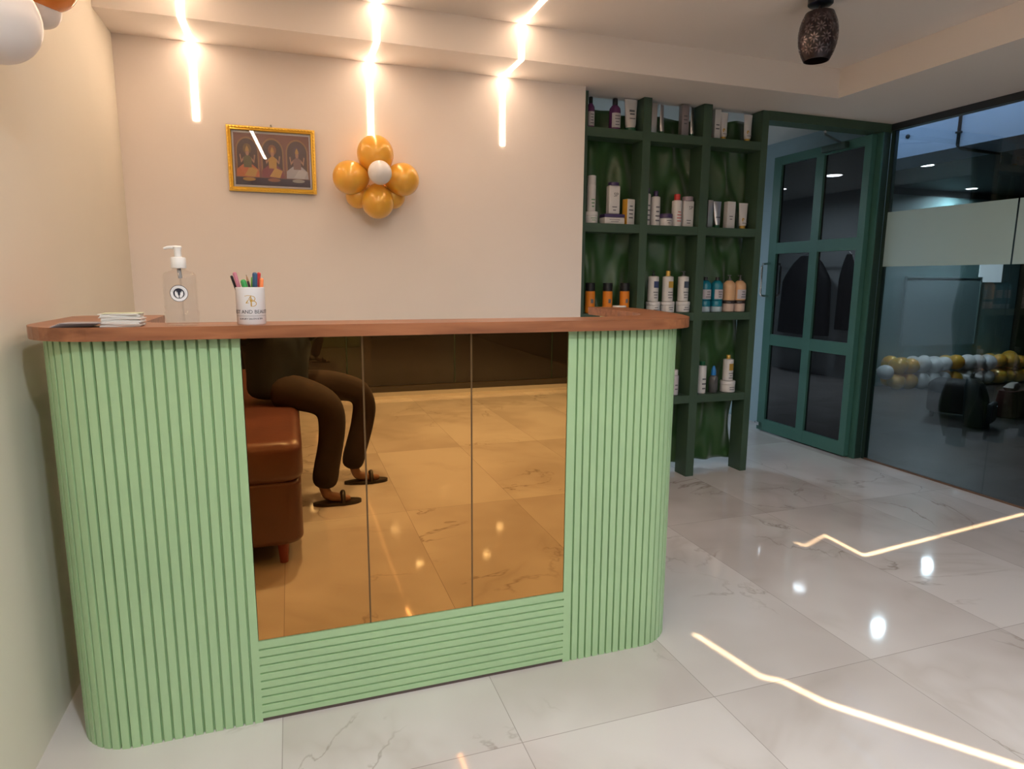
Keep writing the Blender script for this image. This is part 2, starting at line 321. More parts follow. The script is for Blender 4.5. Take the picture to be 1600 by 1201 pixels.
# ------------------------------------------------------------------ reception counter
def counter():
    t = thing('reception_counter', 'pale green fluted reception counter with rounded ends and bronze mirror doors', 'reception counter', (0.35, YC, 0))
    ox, oy = -0.35, -YC
    ZT = 1.124
    def path(pts, n=10):   # polyline with arcs: list of (x, y)
        return [Vector(p) for p in pts]
    def flute(P, z0, z1, pitch, gap, depth, back, start=0.0):
        # resample the path by arc length
        seg = [(P[i+1]-P[i]).length for i in range(len(P)-1)]; tot = sum(seg)
        def at(s):
            s = max(0, min(tot-1e-6, s)); i = 0
            while s > seg[i] and i < len(seg)-1: s -= seg[i]; i += 1
            d = (P[i+1]-P[i]).normalized(); return P[i]+d*s, Vector((d.y, -d.x))
        prof = []; n = round((tot-start)/pitch)
        prof.append((0, 0))
        for k in range(n):
            s0 = start+k*pitch
            if k or start > 0.004: prof += [(s0-gap/2, 0), (s0-gap/2+0.0012, -depth), (s0+gap/2-0.0012, -depth), (s0+gap/2, 0)]
            for q in (0.33, 0.66): prof.append((s0+pitch*q, 0))
        prof.append((tot, 0))
        prof = [(s_, d_) for s_, d_ in prof if 0 <= s_ <= tot]; prof.sort(key=lambda a: a[0])
        outer = []
        for s_, d_ in prof:
            p, nn = at(s_); outer.append(p+nn*d_)
        inner = []
        for s_ in [tot*k/12 for k in range(12, -1, -1)]:
            p, nn = at(s_); inner.append(p-nn*back)
        loop = [(p.x+ox, p.y+oy) for p in outer+inner]
        # build as quads strip + top/bottom ngons
        return MB().prism(loop, z0, z1)
    def arc(cx, cy, r, a0, a1, n=16): return [(cx+r*math.cos(math.radians(a0+(a1-a0)*k/n)), cy+r*math.sin(math.radians(a0+(a1-a0)*k/n))) for k in range(n+1)]
    # walking with the outside on the right-hand side: start at the back of the left end
    left = [(-0.612, 2.32), (-0.612, 2.0)]+arc(-0.457, 1.99, 0.155, 180, 270)+[(-0.131, YC)]
    flute([Vector(p) for p in left], 0, ZT, 0.0262, 0.0066, 0.010, 0.03, 0.01).build('fluted_panel', M_green, t)
    right = [(0.834, YC)]+arc(1.110, 2.01, 0.175, 270, 360)+[(1.287, 2.03), (1.31, 2.55)]
    flute([Vector(p) for p in right], 0, ZT, 0.0262, 0.0066, 0.010, 0.03, 0.013).build('fluted_panel', M_green, t)
    # plain border beside the doors and horizontal grooved plinth panel
    MB().box(0.8175+ox, 0.834+ox, 0.0, 0.03, 0, 0.2535).build('end_strip', M_green, t)
    mb = MB(); z = 0.012; top = 0.2535; pr = [(0.03, z)]
    pts = [(0.0, z)]; zz = top-0.026
    gs = []
    while zz > z+0.012: gs.append(zz); zz -= 0.0247
    for g in sorted(gs): pts += [(0, g-0.003), (0.006, g-0.0022), (0.006, g+0.0022), (0, g+0.003)]
    pts += [(0, top), (0.03, top), (0.03, z)]
    mb.loft([[(-0.131+ox, y, zz) for y, zz in pts], [(0.8175+ox, y, zz) for y, zz in pts]])
    mb.build('grooved_panel', M_green, t)
    MB().box(-0.131+ox, 0.834+ox, 0.004, 0.03, 0, 0.012).build('plinth', mat('plinth_dark', (0.10, 0.07, 0.06), 0.5), t)
    MB().box(0.8165+ox, 0.834+ox, 0.0, 0.03, 0.2535, ZT).build('end_strip', M_green, t)
    # carcass behind the mirror
    MB().box(-0.13+ox, 0.8165+ox, 0.014, 0.04, 0.254, ZT).build('carcass', mat('carcass_dark', (0.05, 0.03, 0.02), 0.6), t)
    for a, b in ((-0.1295, 0.1842), (0.1868, 0.5015), (0.5041, 0.8160)):
        MB().box(a+ox, b+ox, 0.004, 0.0085, 0.2555, ZT-0.002).build('mirror_door', M_bronze, t)
    for a in (0.1842, 0.5015):
        MB().box(a+ox-0.0012, a+ox+0.0038, 0.0035, 0.012, 0.2555, ZT-0.002).build('door_edge', mat('bronze_edge', (0.16, 0.09, 0.035), 0.35, 0.5), t)
    # inner lining
    MB().box(-0.38+ox, 1.02+ox, 0.07, 0.09, 0.0, 1.10).build('back_board', M_white, t)
counter()
def catmull(P, n=8):
    out = []; N_ = len(P)
    for i in range(N_):
        p0, p1, p2, p3 = (Vector(P[(i+k-1) % N_]) for k in range(4))
        for k in range(n):
            u = k/n; out.append(tuple(0.5*((2*p1)+(-p0+p2)*u+(2*p0-5*p1+4*p2-p3)*u*u+(-p0+3*p1-3*p2+p3)*u**3)))
    return out
out = [(-0.40, 1.803), (0.2, 1.803), (0.8, 1.803), (1.10, 1.803)]
def arcp(cx, cy, rx, ry, a0, a1, n=10): return [(cx+rx*math.cos(math.radians(a0+(a1-a0)*k/n)), cy+ry*math.sin(math.radians(a0+(a1-a0)*k/n))) for k in range(n+1)]
out = arcp(-0.44, 2.01, 0.207, 0.207, 180, 270)+arcp(1.10, 2.02, 0.235, 0.217, 270, 345)
out += [(1.365, 2.05), (1.40, 2.17), (1.43, 2.30), (1.455, 2.45), (1.462, 2.58), (1.45, 2.63), (1.42, 2.655), (1.335, 2.72), (1.305, 2.72), (1.29, 2.69), (1.285, 2.55), (1.285, 2.40), (1.27, 2.25), (1.235, 2.12), (1.17, 2.03), (1.08, 1.985), (0.98, 1.972)]
out += [(-0.32, 1.972), (-0.36, 1.985), (-0.385, 2.03), (-0.39, 2.36), (-0.40, 2.385), (-0.625, 2.385), (-0.647, 2.36)]
wt = MB()
rings = []
for z, s in ((1.124, 0.0), (1.156, 0.0), (1.1572, 0.0)): rings.append([(x, y, z) for x, y in out])
wt.loft(rings)
tag(wt.build('worktop', M_wood), 'brown wood worktop with rounded ends capping the green counter', 'worktop')

# ------------------------------------------------------------------ things on the worktop
ZW = 1.1575
def sanitizer():
    t = thing('sanitizer_bottle', 'clear pump bottle of hand sanitizer with round hands emblem on the worktop', 'pump bottle', (-0.268, 1.872, ZW))
    sx, sy = 1.0, 0.72; R = 0.040
    MB().lathe([(0.02, 0.0), (R*0.93, 0.001), (R*0.98, 0.006), (R*1.03, 0.02), (R*1.03, 0.034), (R*0.975, 0.037), (R*0.975, 0.041), (R, 0.045), (R*1.0, 0.12), (R*0.98, 0.128), (R*0.86, 0.134), (0.018, 0.140), (0.0155, 0.143), (0.0155, 0.150)],
               seg=40, sx=sx, sy=sy).build('bottle_body', M_clear, t, 50)
    MB().lathe([(0.0175, 0.146), (0.0182, 0.148), (0.0182, 0.170), (0.0165, 0.173), (0.009, 0.174)], seg=28).build('collar', M_white, t, 40)
    p = MB().lathe([(0.0085, 0.173), (0.0085, 0.192), (0.0105, 0.197), (0.0105, 0.199), (0.006, 0.201)], seg=20)
    p.tube([(0.009, 0, 0.1975), (-0.005, 0, 0.1985), (-0.022, -0.001, 0.1975), (-0.031, -0.001, 0.194)], [0.0045, 0.0045, 0.004, 0.0032], 10)
    p.build('pump_head', M_white, t, 50)
    MB().tube([(0, 0, 0.145), (0.002, 0, 0.12)], 0.005).build('pump_stem', mat('grey_stem', (0.35, 0.34, 0.34), 0.4), t, 50)
    MB().tube([(0.002, 0, 0.12), (0.004, 0, 0.01)], 0.0022).build('dip_tube', M_clear, t, 50)
    # round emblem: ring, disc and two hands
    def disc(r0, r1, y, n=40):
        mb = MB(); rings = [[(r*math.cos(2*PI*i/n), y-(0.0 if r else 0), r*math.sin(2*PI*i/n)) for i in range(n)] for r in (r0, r1)]
        return mb
    def on_face(x): return -sy*math.sqrt(max(0, R*R-x*x))-0.0008
    def patch(pts, off, m, nm, zc=0.082, par=None):
        mb = MB(); mb.add([(x, on_face(x)-off, zc+z) for x, z in pts], [tuple(range(len(pts)))]); return mb.build(nm, m, par or t)
    circ = lambda r, n=32: [(r*math.cos(2*PI*i/n), r*math.sin(2*PI*i/n)) for i in range(n)]
    ink = mat('ink_navy', (0.012, 0.015, 0.035), 0.5); pap = mat('label_white', (0.80, 0.80, 0.82), 0.5)
    em = patch(circ(0.0212), 0.0002, ink, 'emblem')
    patch(circ(0.0200), 0.0005, pap, 'emblem_field', par=em); patch(circ(0.0128), 0.0008, ink, 'emblem_centre', par=em)
    for sgn in (-1, 1):
        hnd = [(0.001, -0.012), (0.006, -0.010), (0.0095, -0.004), (0.0095, 0.003), (0.0065, 0.0075), (0.0068, 0.001), (0.005, 0.006), (0.0045, 0.0), (0.003, 0.004), (0.0028, -0.003), (0.001, -0.006)]
        patch([(sgn*x+0.0005, z) for x, z in hnd], 0.0011, pap, 'emblem_hand', par=em)
sanitizer()

def pen_pot():
    R, H_ = 0.0365, 0.098; px, py = -0.100, 1.866
    t = thing('pen_pot', 'white ceramic pen pot with gold monogram and salon lettering', 'pen pot', (px, py, ZW))
    MB().lathe([(0.0, 0.004), (R-0.004, 0.004), (R-0.0035, H_-0.001), (R-0.002, H_), (R, H_-0.001), (R, 0.003), (R-0.002, 0), (0.0, 0)], seg=48, cap=False).build('pot', mat('glazed_white', (0.76, 0.75, 0.76), 0.22), t, 40)
    ink = mat('print_dark', (0.05, 0.05, 0.06), 0.5); gold = mat('print_gold', (0.55, 0.33, 0.06), 0.4, 0.35)
    wrap(text_mb('ZEST AND BEAUTY', 0.0134, 0.0002), R+0.0003, 0.02).move(T(0, 0, 0.0335)).build('lettering', ink, t)
    wrap(text_mb('LUXURY SALON & SPA', 0.0062, 0.0002), R+0.0003, 0.02).move(T(0, 0, 0.0155)).build('small_lettering', ink, t)
    ln = MB(); n = 30
    ln.loft([[(math.sin(a)*(R+0.0004), -math.cos(a)*(R+0.0004), 0.0228+dz) for a in [(-1.25+2.5*i/n) for i in range(n+1)]] for dz in (0, 0.0006)], cap=False, closed=False)
    ln.build('rule', ink, t)
    # monogram Z over B drawn with thick and thin strokes, with a small flower
    lg = MB()
    def stroke(pts, w0, w1=None):
        w1 = w1 or w0; P = [Vector((a, b)) for a, b in pts]; L_ = []; R_ = []
        for i, p in enumerate(P):
            d = (P[min(i+1, len(P)-1)]-P[max(i-1, 0)]).normalized(); nn = Vector((-d.y, d.x)); w = (w0+(w1-w0)*i/(len(P)-1))/2
            L_.append(p+nn*w); R_.append(p-nn*w)
        vs = [(p.x, p.y, 0) for p in L_+R_]; k = len(P)
        lg.add(vs, [(i, i+1, k+i+1, k+i) for i in range(k-1)])
    arcs = lambda cx, cy, rx, ry, a0, a1: [(cx+rx*math.cos(math.radians(a0+(a1-a0)*i/12)), cy+ry*math.sin(math.radians(a0+(a1-a0)*i/12))) for i in range(13)]
    stroke([(-0.014, 0.013), (-0.008, 0.0145), (0.003, 0.014)], 0.0012); stroke([(0.002, 0.014), (-0.011, -0.005)], 0.0022); stroke([(-0.012, -0.0052), (-0.004, -0.0045)], 0.0014)
    stroke([(0.0015, 0.010), (0.0015, -0.014)], 0.003); stroke(arcs(0.003, 0.0065, 0.0085, 0.0068, 100, -90), 0.0012, 0.0022); stroke(arcs(0.004, -0.0065, 0.0105, 0.0072, 95, -95), 0.0022, 0.0012)
    for k in range(5):
        a = math.radians(90+72*k); stroke([(0.0015, 0.0025), (0.0015+0.0048*math.cos(a), 0.0025+0.0048*math.sin(a))], 0.0028, 0.0018)
    wrap(lg, R+0.0006, 0.04).move(T(0, 0, 0.062)).build('monogram', gold, t)
    # the writing tools, each leaning in the pot
    def pen(kind, col, label, base, tip, r, cap=None, nm='pen'):
        b, e = Vector(base), Vector(tip); d = e-b; L_ = d.length; o = thing(nm, label, nm.replace('_', ' '), (px+b.x, py+b.y, ZW+b.z))
        q = Vector((0, 0, 1)).rotation_difference(d.normalized()).to_matrix().to_4x4()
        m = mat('pen_'+col[0], col[1], 0.3)
        if kind == 'pencil':
            MB().lathe([(r, 0.001), (r, L_*0.86)], seg=6).move(q).build('barrel', m, o)
            MB().lathe([(r, L_*0.86), (r*0.3, L_*0.975)], seg=10).move(q).build('sharpened_wood', mat('pencil_wood', (0.45, 0.26, 0.14), 0.6), o)
            MB().lathe([(r*0.3, L_*0.975), (r*0.05, L_)], seg=8).move(q).build('lead', M_black, o)
        else:
            MB().lathe([(r*0.7, 0.001), (r, 0.01), (r, L_*0.72)], seg=16).move(q).build('barrel', m, o, 40)
            m2 = mat('pen_'+cap[0], cap[1], 0.3) if cap else m
            c = MB().lathe([(r*1.12, L_*0.66), (r*1.12, L_-r*1.0), (r*0.95, L_-r*0.4), (r*0.5, L_-r*0.05)], seg=16); c.move(q).build('cap', m2, o, 40)
            MB().box(-r*0.3, r*0.3, -r*1.5, -r*1.1, L_*0.72, L_*0.97).move(q).build('clip', m2, o)
    zb = 0.0055
    pen('pen', ('black', (0.015, 0.013, 0.015)), 'black pen leaning far left in the pen pot', (-0.010, 0.006, zb), (-0.0445, 0.004, 0.128), 0.0030)
    pen('pen', ('mauve', (0.42, 0.16, 0.24)), 'mauve pink pen standing left in the pen pot', (-0.006, -0.008, zb), (-0.036, -0.006, 0.137), 0.0045, ('pink', (0.55, 0.20, 0.27)))
    pen('pen', ('green', (0.05, 0.35, 0.09)), 'short fat green marker with rounded cap in the pen pot', (0.012, -0.015, zb), (-0.016, -0.014, 0.118), 0.0065, nm='marker')
    pen('pencil', ('darkpencil', (0.08, 0.05, 0.05)), 'dark sharpened pencil pointing up in the middle of the pen pot', (0.016, 0.012, zb), (-0.008, 0.008, 0.131), 0.0032, nm='pencil')
    pen('pen', ('lime', (0.18, 0.55, 0.10)), 'lime green pen behind the navy pen in the pot', (0.0, 0.020, zb), (0.0075, 0.020, 0.125), 0.0042)
    pen('pen', ('navy', (0.04, 0.10, 0.19)), 'thick navy blue marker standing upright in the pen pot', (0.010, -0.005, zb), (0.0145, -0.010, 0.137), 0.0058, nm='marker')
    pen('pen', ('red', (0.60, 0.05, 0.05)), 'red pen leaning right in the pen pot', (0.004, 0.009, zb), (0.025, 0.004, 0.137), 0.0042)
    pen('pen', ('orange', (0.95, 0.28, 0.10)), 'orange highlighter leaning far right in the pen pot', (0.019, 0.002, zb), (0.0305, -0.004, 0.122), 0.0048, nm='highlighter')
pen_pot()

M_card = mat('card_white', (0.76, 0.75, 0.72), 0.5); M_card2 = mat('card_grey', (0.34, 0.31, 0.34), 0.4)
proto = None
for i in range(12):
    rz = random.uniform(-0.10, 0.10); loc = (-0.400+random.uniform(-.004, .004), 1.853+random.uniform(-.003, .003), ZW+0.0027*i)
    if proto is None:
        proto = MB().bbox(0, 0, 0, 0.088, 0.052, 0.0024, 0.0004).build('business_card', M_card, None); base = proto
        tag(proto, 'white card in the stack beside the sanitizer bottle', 'card', 'stack of white cards'); proto.location = loc; proto.rotation_euler = (0, 0, rz)
    else: c = copy_tree(proto, None, None, loc, rz)
proto['label'] = 'white card in the stack beside the sanitizer bottle'
tp = MB().bbox(0, 0, 0, 0.088, 0.052, 0.0008, 0.0003).build('business_card', mat('card_green_edge', (0.62, 0.66, 0.45), 0.5)); tp.location = (-0.398, 1.853, ZW+0.0325); tp.rotation_euler = (0, 0, 0.07)
tag(tp, 'pale yellow-green card lying on top of the white card stack', 'card')
proto = None
for i in range(6):
    loc = (-0.515+0.006*i, 1.868-0.004*i, ZW+0.0019*i); rz = 0.18-0.05*i
    if proto is None:
        proto = MB().bbox(0, 0, 0, 0.088, 0.055, 0.0016, 0.0004).build('business_card', M_card2); proto.location = loc; proto.rotation_euler = (0, 0, rz)
        tag(proto, 'grey card in the low fanned pile at the left end of the worktop', 'card', 'pile of grey cards')
    else: copy_tree(proto, None, None, loc, rz)

# ------------------------------------------------------------------ framed picture
def picture():
    W_, H_ = 0.398, 0.300
    t = thing('framed_picture', 'gold framed devotional print of three seated figures under arches, hanging on the wall', 'picture', (-0.049, YB-0.004, 1.688), 0)
    t.rotation_euler = (0, 0, math.radians(-1.4))
    gold = mat('gilt_frame', (0.95, 0.62, 0.10), 0.28, 0.85, bump=(120, 0.3, 0.002))
    fr = MB(); prof = [(0, 0), (0, -0.012), (0.004, -0.019), (0.010, -0.020), (0.014, -0.015), (0.018, -0.016), (0.021, -0.010), (0.021, 0)]
    rings = []
    for (sx, sz) in ((-1, 0), (1, 0), (1, 1), (-1, 1)):
        rings.append([(sx*(W_/2-d), y-0.004, (d if sz == 0 else H_-d)) for d, y in prof])
    rings.append(rings[0]); fr.loft(rings, cap=False); fr.build('frame', gold, t)
    bd = MB(); k = 26
    for i in range(k):
        for s in (0, 1):
            x = -W_/2+0.012+(W_-0.024)*i/(k-1); bd.sphere((x, -0.024, 0.008 if s == 0 else H_-0.008), 0.0042, seg=8, rings=5)
    for i in range(18):
        for s in (-1, 1): bd.sphere((s*(W_/2-0.008), -0.024, 0.015+(H_-0.03)*i/17), 0.0042, seg=8, rings=5)
    bd.build('beading', gold, t, 60)
    MB().box(-W_/2+0.006, W_/2-0.006, -0.006, -0.001, 0.006, H_-0.006).build('backing', mat('mount_grey', (0.45, 0.42, 0.45), 0.6), t)
    iw, ih, x0, z0 = 0.340, 0.238, -0.170, 0.031
    def flat(pts, col, nm, lay, par):
        m = mat('print_'+nm+'_%d%d%d' % tuple(int(c*99) for c in col), col, 0.55)
        return MB().add([(x0+u*iw, -0.0066-0.00025*lay, z0+v*ih) for u, v in pts], [tuple(range(len(pts)))]).build(nm, m, par)
    rect = lambda a, b, c, d: [(a, c), (b, c), (b, d), (a, d)]
    ell = lambda cx, cy, rx, ry, n=20: [(cx+rx*math.cos(2*PI*i/n), cy+ry*math.sin(2*PI*i/n)) for i in range(n)]
    pr = flat(rect(-0.02, 1.02, -0.03, 1.03), (0.70, 0.66, 0.68), 'print', 0, t)
    flat(rect(0, 1, 0, 1), (0.24, 0.09, 0.06), 'print_field', 1, pr)
    flat(rect(0, 1, 0, 0.15), (0.045, 0.02, 0.04), 'print_ground', 2, pr)
    cols = [((0.20, 0.11, 0.03), (0.62, 0.17, 0.05), (0.14, 0.13, 0.05)), ((0.30, 0.11, 0.04), (0.25, 0.05, 0.06), (0.55, 0.30, 0.05)), ((0.10, 0.05, 0.07), (0.48, 0.44, 0.46), (0.26, 0.14, 0.12))]
    for i, cx in enumerate((0.17, 0.50, 0.83)):
        niche, robe, body = cols[i]
        arch = [(cx-0.15, 0.20)]+[(cx-0.15*math.cos(PI*k/14), 0.66+0.27*math.sin(PI*k/14)) for k in range(15)]+[(cx+0.15, 0.20)]
        flat(arch, (0.36, 0.17, 0.06), 'arch', 3, pr)
        arch2 = [(cx-0.132, 0.20)]+[(cx-0.132*math.cos(PI*k/14), 0.66+0.235*math.sin(PI*k/14)) for k in range(15)]+[(cx+0.132, 0.20)]
        flat(arch2, (0.085, 0.04, 0.035), 'niche', 4, pr)
        flat(ell(cx, 0.70, 0.055, 0.10), niche, 'halo', 5, pr)
        flat([(cx-0.15, 0.16), (cx+0.15, 0.16), (cx+0.14, 0.30), (cx+0.06, 0.40), (cx-0.06, 0.40), (cx-0.145, 0.30)], robe, 'robe', 6, pr)
        flat([(cx-0.05, 0.18), (cx+0.09, 0.16), (cx+0.13, 0.30), (cx+0.03, 0.36)], (0.62, 0.34, 0.07) if i < 2 else (0.60, 0.56, 0.56), 'sash', 7, pr)
        sk = (0.48, 0.24, 0.14)
        for s in (-1, 1):
            flat([(cx+s*0.045, 0.50), (cx+s*0.085, 0.42), (cx+s*0.105, 0.58), (cx+s*0.088, 0.59), (cx+s*0.078, 0.48), (cx+s*0.05, 0.54)], sk, 'arm', 7, pr)
        flat([(cx-0.05, 0.34), (cx+0.05, 0.34), (cx+0.055, 0.52), (cx+0.02, 0.57), (cx-0.02, 0.57), (cx-0.055, 0.52)], body, 'torso', 8, pr)
        flat(ell(cx, 0.615, 0.022, 0.05), sk, 'face', 9, pr)
        flat([(cx-0.026, 0.65), (cx+0.026, 0.65), (cx+0.018, 0.71), (cx, 0.76), (cx-0.018, 0.71)], (0.55, 0.30, 0.06), 'crown', 10, pr)
        flat(ell(cx+0.01, 0.115, 0.085, 0.035), ((0.5, 0.27, 0.05), (0.35, 0.13, 0.06), (0.4, 0.35, 0.3))[i], 'offering', 8, pr)
    MB().box(-W_/2+0.018, W_/2-0.018, -0.0135, -0.0120, 0.018, H_-0.018).build('glazing', M_pict, t)
    MB().tube([(-0.012, -0.004, H_-0.004), (0, -0.005, H_+0.010), (0.012, -0.004, H_-0.004)], 0.0012, 6).build('hanging_loop', M_steel, t)
    MB().lathe([(0.004, 0), (0.004, 0.01), (0.001, 0.012)], seg=10).move(Matrix.Rotation(PI/2, 4, 'X')).move(T(0, 0.003, H_+0.010)).build('nail', M_steel, t)
picture()

# ------------------------------------------------------------------ balloons
BAL = {}
def balloon(loc, r, col, label, group=None, direction=(0, 0, -1), stretch=1.12):
    key = (col,)
    mats = {'gold': mat('balloon_gold', (0.86, 0.46, 0.06), 0.28, 0.12, coat=0.5, sss=0.35), 'white': mat('balloon_white', (0.80, 0.77, 0.76), 0.32, coat=0.3),
            'orange': mat('balloon_orange', (0.78, 0.24, 0.03), 0.25, 0.15, coat=0.6)}
    if key not in BAL:
        prof = []
        for k in range(1, 20):
            a = PI*k/20; z = -math.cos(a); rr = math.sin(a)
            if z < 0: z = z*stretch*1.08; rr = rr*(1-0.16*(-math.cos(a))**2)
            prof.append((rr, z))
        prof[0] = (0.035, prof[0][1]-0.03)
        mb = MB().lathe([(0.075, -1.33), (0.03, -1.24)]+prof, seg=28)
        BAL[key] = mb
    mb = MB(); mb.v = [tuple(c*r for c in p) for p in BAL[key].v]; mb.f = list(BAL[key].f)
    d = -Vector(direction).normalized()          # neck points along `direction`
    mb.move(Vector((0, 0, 1)).rotation_difference(d).to_matrix().to_4x4())
    o = mb.build('balloon', mats[col], None, 60); o.location = loc
    return tag(o, label, 'balloon', group)
fx, fz = 0.428, 1.768
balloon((fx-0.002, YB-0.125, fz+0.112), 0.088, 'gold', 'gold balloon forming the top petal of the balloon flower', None, (0, 0.2, -1))
balloon((fx-0.128, YB-0.125, fz-0.006), 0.080, 'gold', 'gold balloon forming the left petal of the balloon flower', None, (1, 0.2, 0.05))
balloon((fx+0.130, YB-0.125, fz-0.002), 0.080, 'gold', 'gold balloon forming the right petal of the balloon flower', None, (-1, 0.2, 0.05))
balloon((fx+0.004, YB-0.120, fz-0.118), 0.078, 'gold', 'gold balloon forming the bottom petal of the balloon flower', None, (0, 0.2, 1))
balloon((fx+0.003, YB-0.235, fz+0.008), 0.056, 'white', 'small white balloon in the centre of the gold balloon flower', None, (0, 1, 0))
balloon((fx-0.085, YB-0.066, fz-0.085), 0.060, 'gold', 'half-hidden gold balloon behind the lower left of the balloon flower', None, (1, 0.1, 1))
balloon((fx+0.088, YB-0.066, fz-0.080), 0.060, 'gold', 'half-hidden gold balloon behind the lower right of the balloon flower', None, (-1, 0.1, 1))
# balloons on the left wall, at the top left of the view
balloon((-0.606, 1.865, 1.853), 0.093, 'white', 'large white balloon at the top left against the left wall', None, (0, 0.2, 1), 1.0)
balloon((-0.633, 2.30, 2.028), 0.052, 'white', 'small pale balloon behind the large white one at top left', None, (-0.2, -0.3, 1))
balloon((-0.608, 2.28, 2.098), 0.080, 'orange', 'orange balloon at the top edge above the large white one', None, (-0.5, -0.5, 0.4))
balloon((-0.610, 2.02, 2.04), 0.078, 'gold', 'gold balloon on the left wall just above the view', None, (0, 0.5, -0.3))

# ------------------------------------------------------------------ pendant lamp
def pendant():
    t = thing('pendant_lamp', 'dark barrel-shaped pendant lamp with punched star pattern hanging from the ceiling', 'pendant lamp', (2.245, 2.435, ZC))
    brown = mat('lamp_brown', (0.018, 0.009, 0.011), 0.35, 0.2, bump=(40, 0.2, 0.002)); dk = mat('lamp_black', (0.008, 0.010, 0.018), 0.3)
    MB().lathe([(0.052, 0), (0.052, -0.026), (0.046, -0.031), (0.012, -0.032)], seg=32).build('ceiling_cap', dk, t, 40)
    MB().lathe([(0.008, -0.031), (0.008, -0.060)], seg=12).build('stem', dk, t, 40)
    def rad(z):   # z from 0 (top) to 1 (bottom)
        return 0.030+0.051*math.sin(PI*min(1, (z*0.72+0.16)))**0.8
    H_ = 0.195; n = 24
    sh = MB(); prof = [(rad(k/n), -0.062-H_*k/n) for k in range(n+1)]
    sh.lathe([(0.01, -0.058), (0.032, -0.059)]+prof+[(r-0.003, z) for r, z in prof[::-1]]+[(0.030, -0.062), (0.01, -0.061)], seg=48, cap=False)
    sh.build('shade', brown, t, 40)
    pt = MB()         # pierced petals: raised slivers grouped into stars
    pale = mat('pierced_petal', (0.20, 0.16, 0.165), 0.25, 0.6)
    for row in range(4):
        for col in range(10):
            zc = 0.19+row*0.21; a0 = 2*PI*(col+0.5*(row % 2))/10
            for k in range(8):
                th = 2*PI*k/8; pts = []
                for s, wd in ((0.004, 0.0), (0.011, 0.0030), (0.017, 0.0026), (0.0235, 0.0)):
                    for sg in (1, -1):
                        du = s*math.cos(th)-sg*wd*math.sin(th); dv = s*math.sin(th)+sg*wd*math.cos(th)
                        z = zc+dv/H_; 
                        rr = rad(max(0, min(1, z)))+0.0012; a = a0+du/rr
                        pts.append((rr*math.cos(a), rr*math.sin(a), -0.062-H_*z))
                pt.add(pts, [(0, 2, 3), (2, 4, 5, 3), (4, 6, 5)])
    pt.build('pierced_pattern', pale, t)
    MB().lathe([(0.012, -0.10), (0.014, -0.14), (0.028, -0.17), (0.030, -0.19), (0.018, -0.215), (0.002, -0.22)], seg=20).build('bulb', mat('bulb_glass', (0.85, 0.82, 0.75), 0.2), t, 60)
pendant()

# ------------------------------------------------------------------ shelving
XP = [(1.604, 1.650), (2.008, 2.060), (2.420, 2.480), (2.852, 2.902)]
ZSH = [2.144, 1.610, 1.080, 0.545]
SD = 0.125
def shelving():
    t = thing('display_shelving', 'dark green open display shelving with three bays reaching the ceiling', 'shelving', (1.604, YS, 0))
    for a, b in XP: MB().box(a-1.604, b-1.604, 0, SD, 0, ZS-0.002).build('upright', M_shelf, t)
    for z in ZSH:
        for i in range(3): MB().box(XP[i][1]-1.604+0.0003, XP[i+1][0]-1.604-0.0003, 0.001, SD-0.001, z-0.05, z).build('shelf_board', M_shelf, t)
shelving()
def curtain():
    nx, nz = 150, 110; x0, x1, z0, z1 = 1.61, 2.90, 0.055, 2.30; vs = []; fs = []
    def d(x, z):
        a = 0.0
        for (px, pz, k, amp, ph) in ((1.0, 0.30, 34, 0.007, 0.3), (1.0, -0.35, 27, 0.006, 1.1), (0.95, 0.5, 17, 0.007, 2.2), (1, -0.12, 58, 0.0022, 0)):
            a += 2.1*amp*math.sin(k*(px*x+pz*z)+ph+0.8*math.sin(2.2*z+x*3))
        return a
    for j in range(nz+1):
        for i in range(nx+1):
            x = x0+(x1-x0)*i/nx; u = i/nx; top = z1+0.015*math.sin(u*9)-0.035*abs(math.sin(u*PI*2.0))
            z = z0+(top-z0)*j/nz; vs.append((x, YS+SD+0.052+d(x, z), z))
    for j in range(nz):
        for i in range(nx): a = j*(nx+1)+i; fs.append((a, a+1, a+nx+2, a+nx+1))
    o = MB().add(vs, fs).build('curtain', mat('green_satin', (0.026, 0.085, 0.018), 0.36, sheen=0.3), None, 80)
    m = o.modifiers.new('th', 'SOLIDIFY'); m.thickness = 0.002
    tag(o, 'green satin cloth hung in folds behind the display shelving', 'curtain')
curtain()

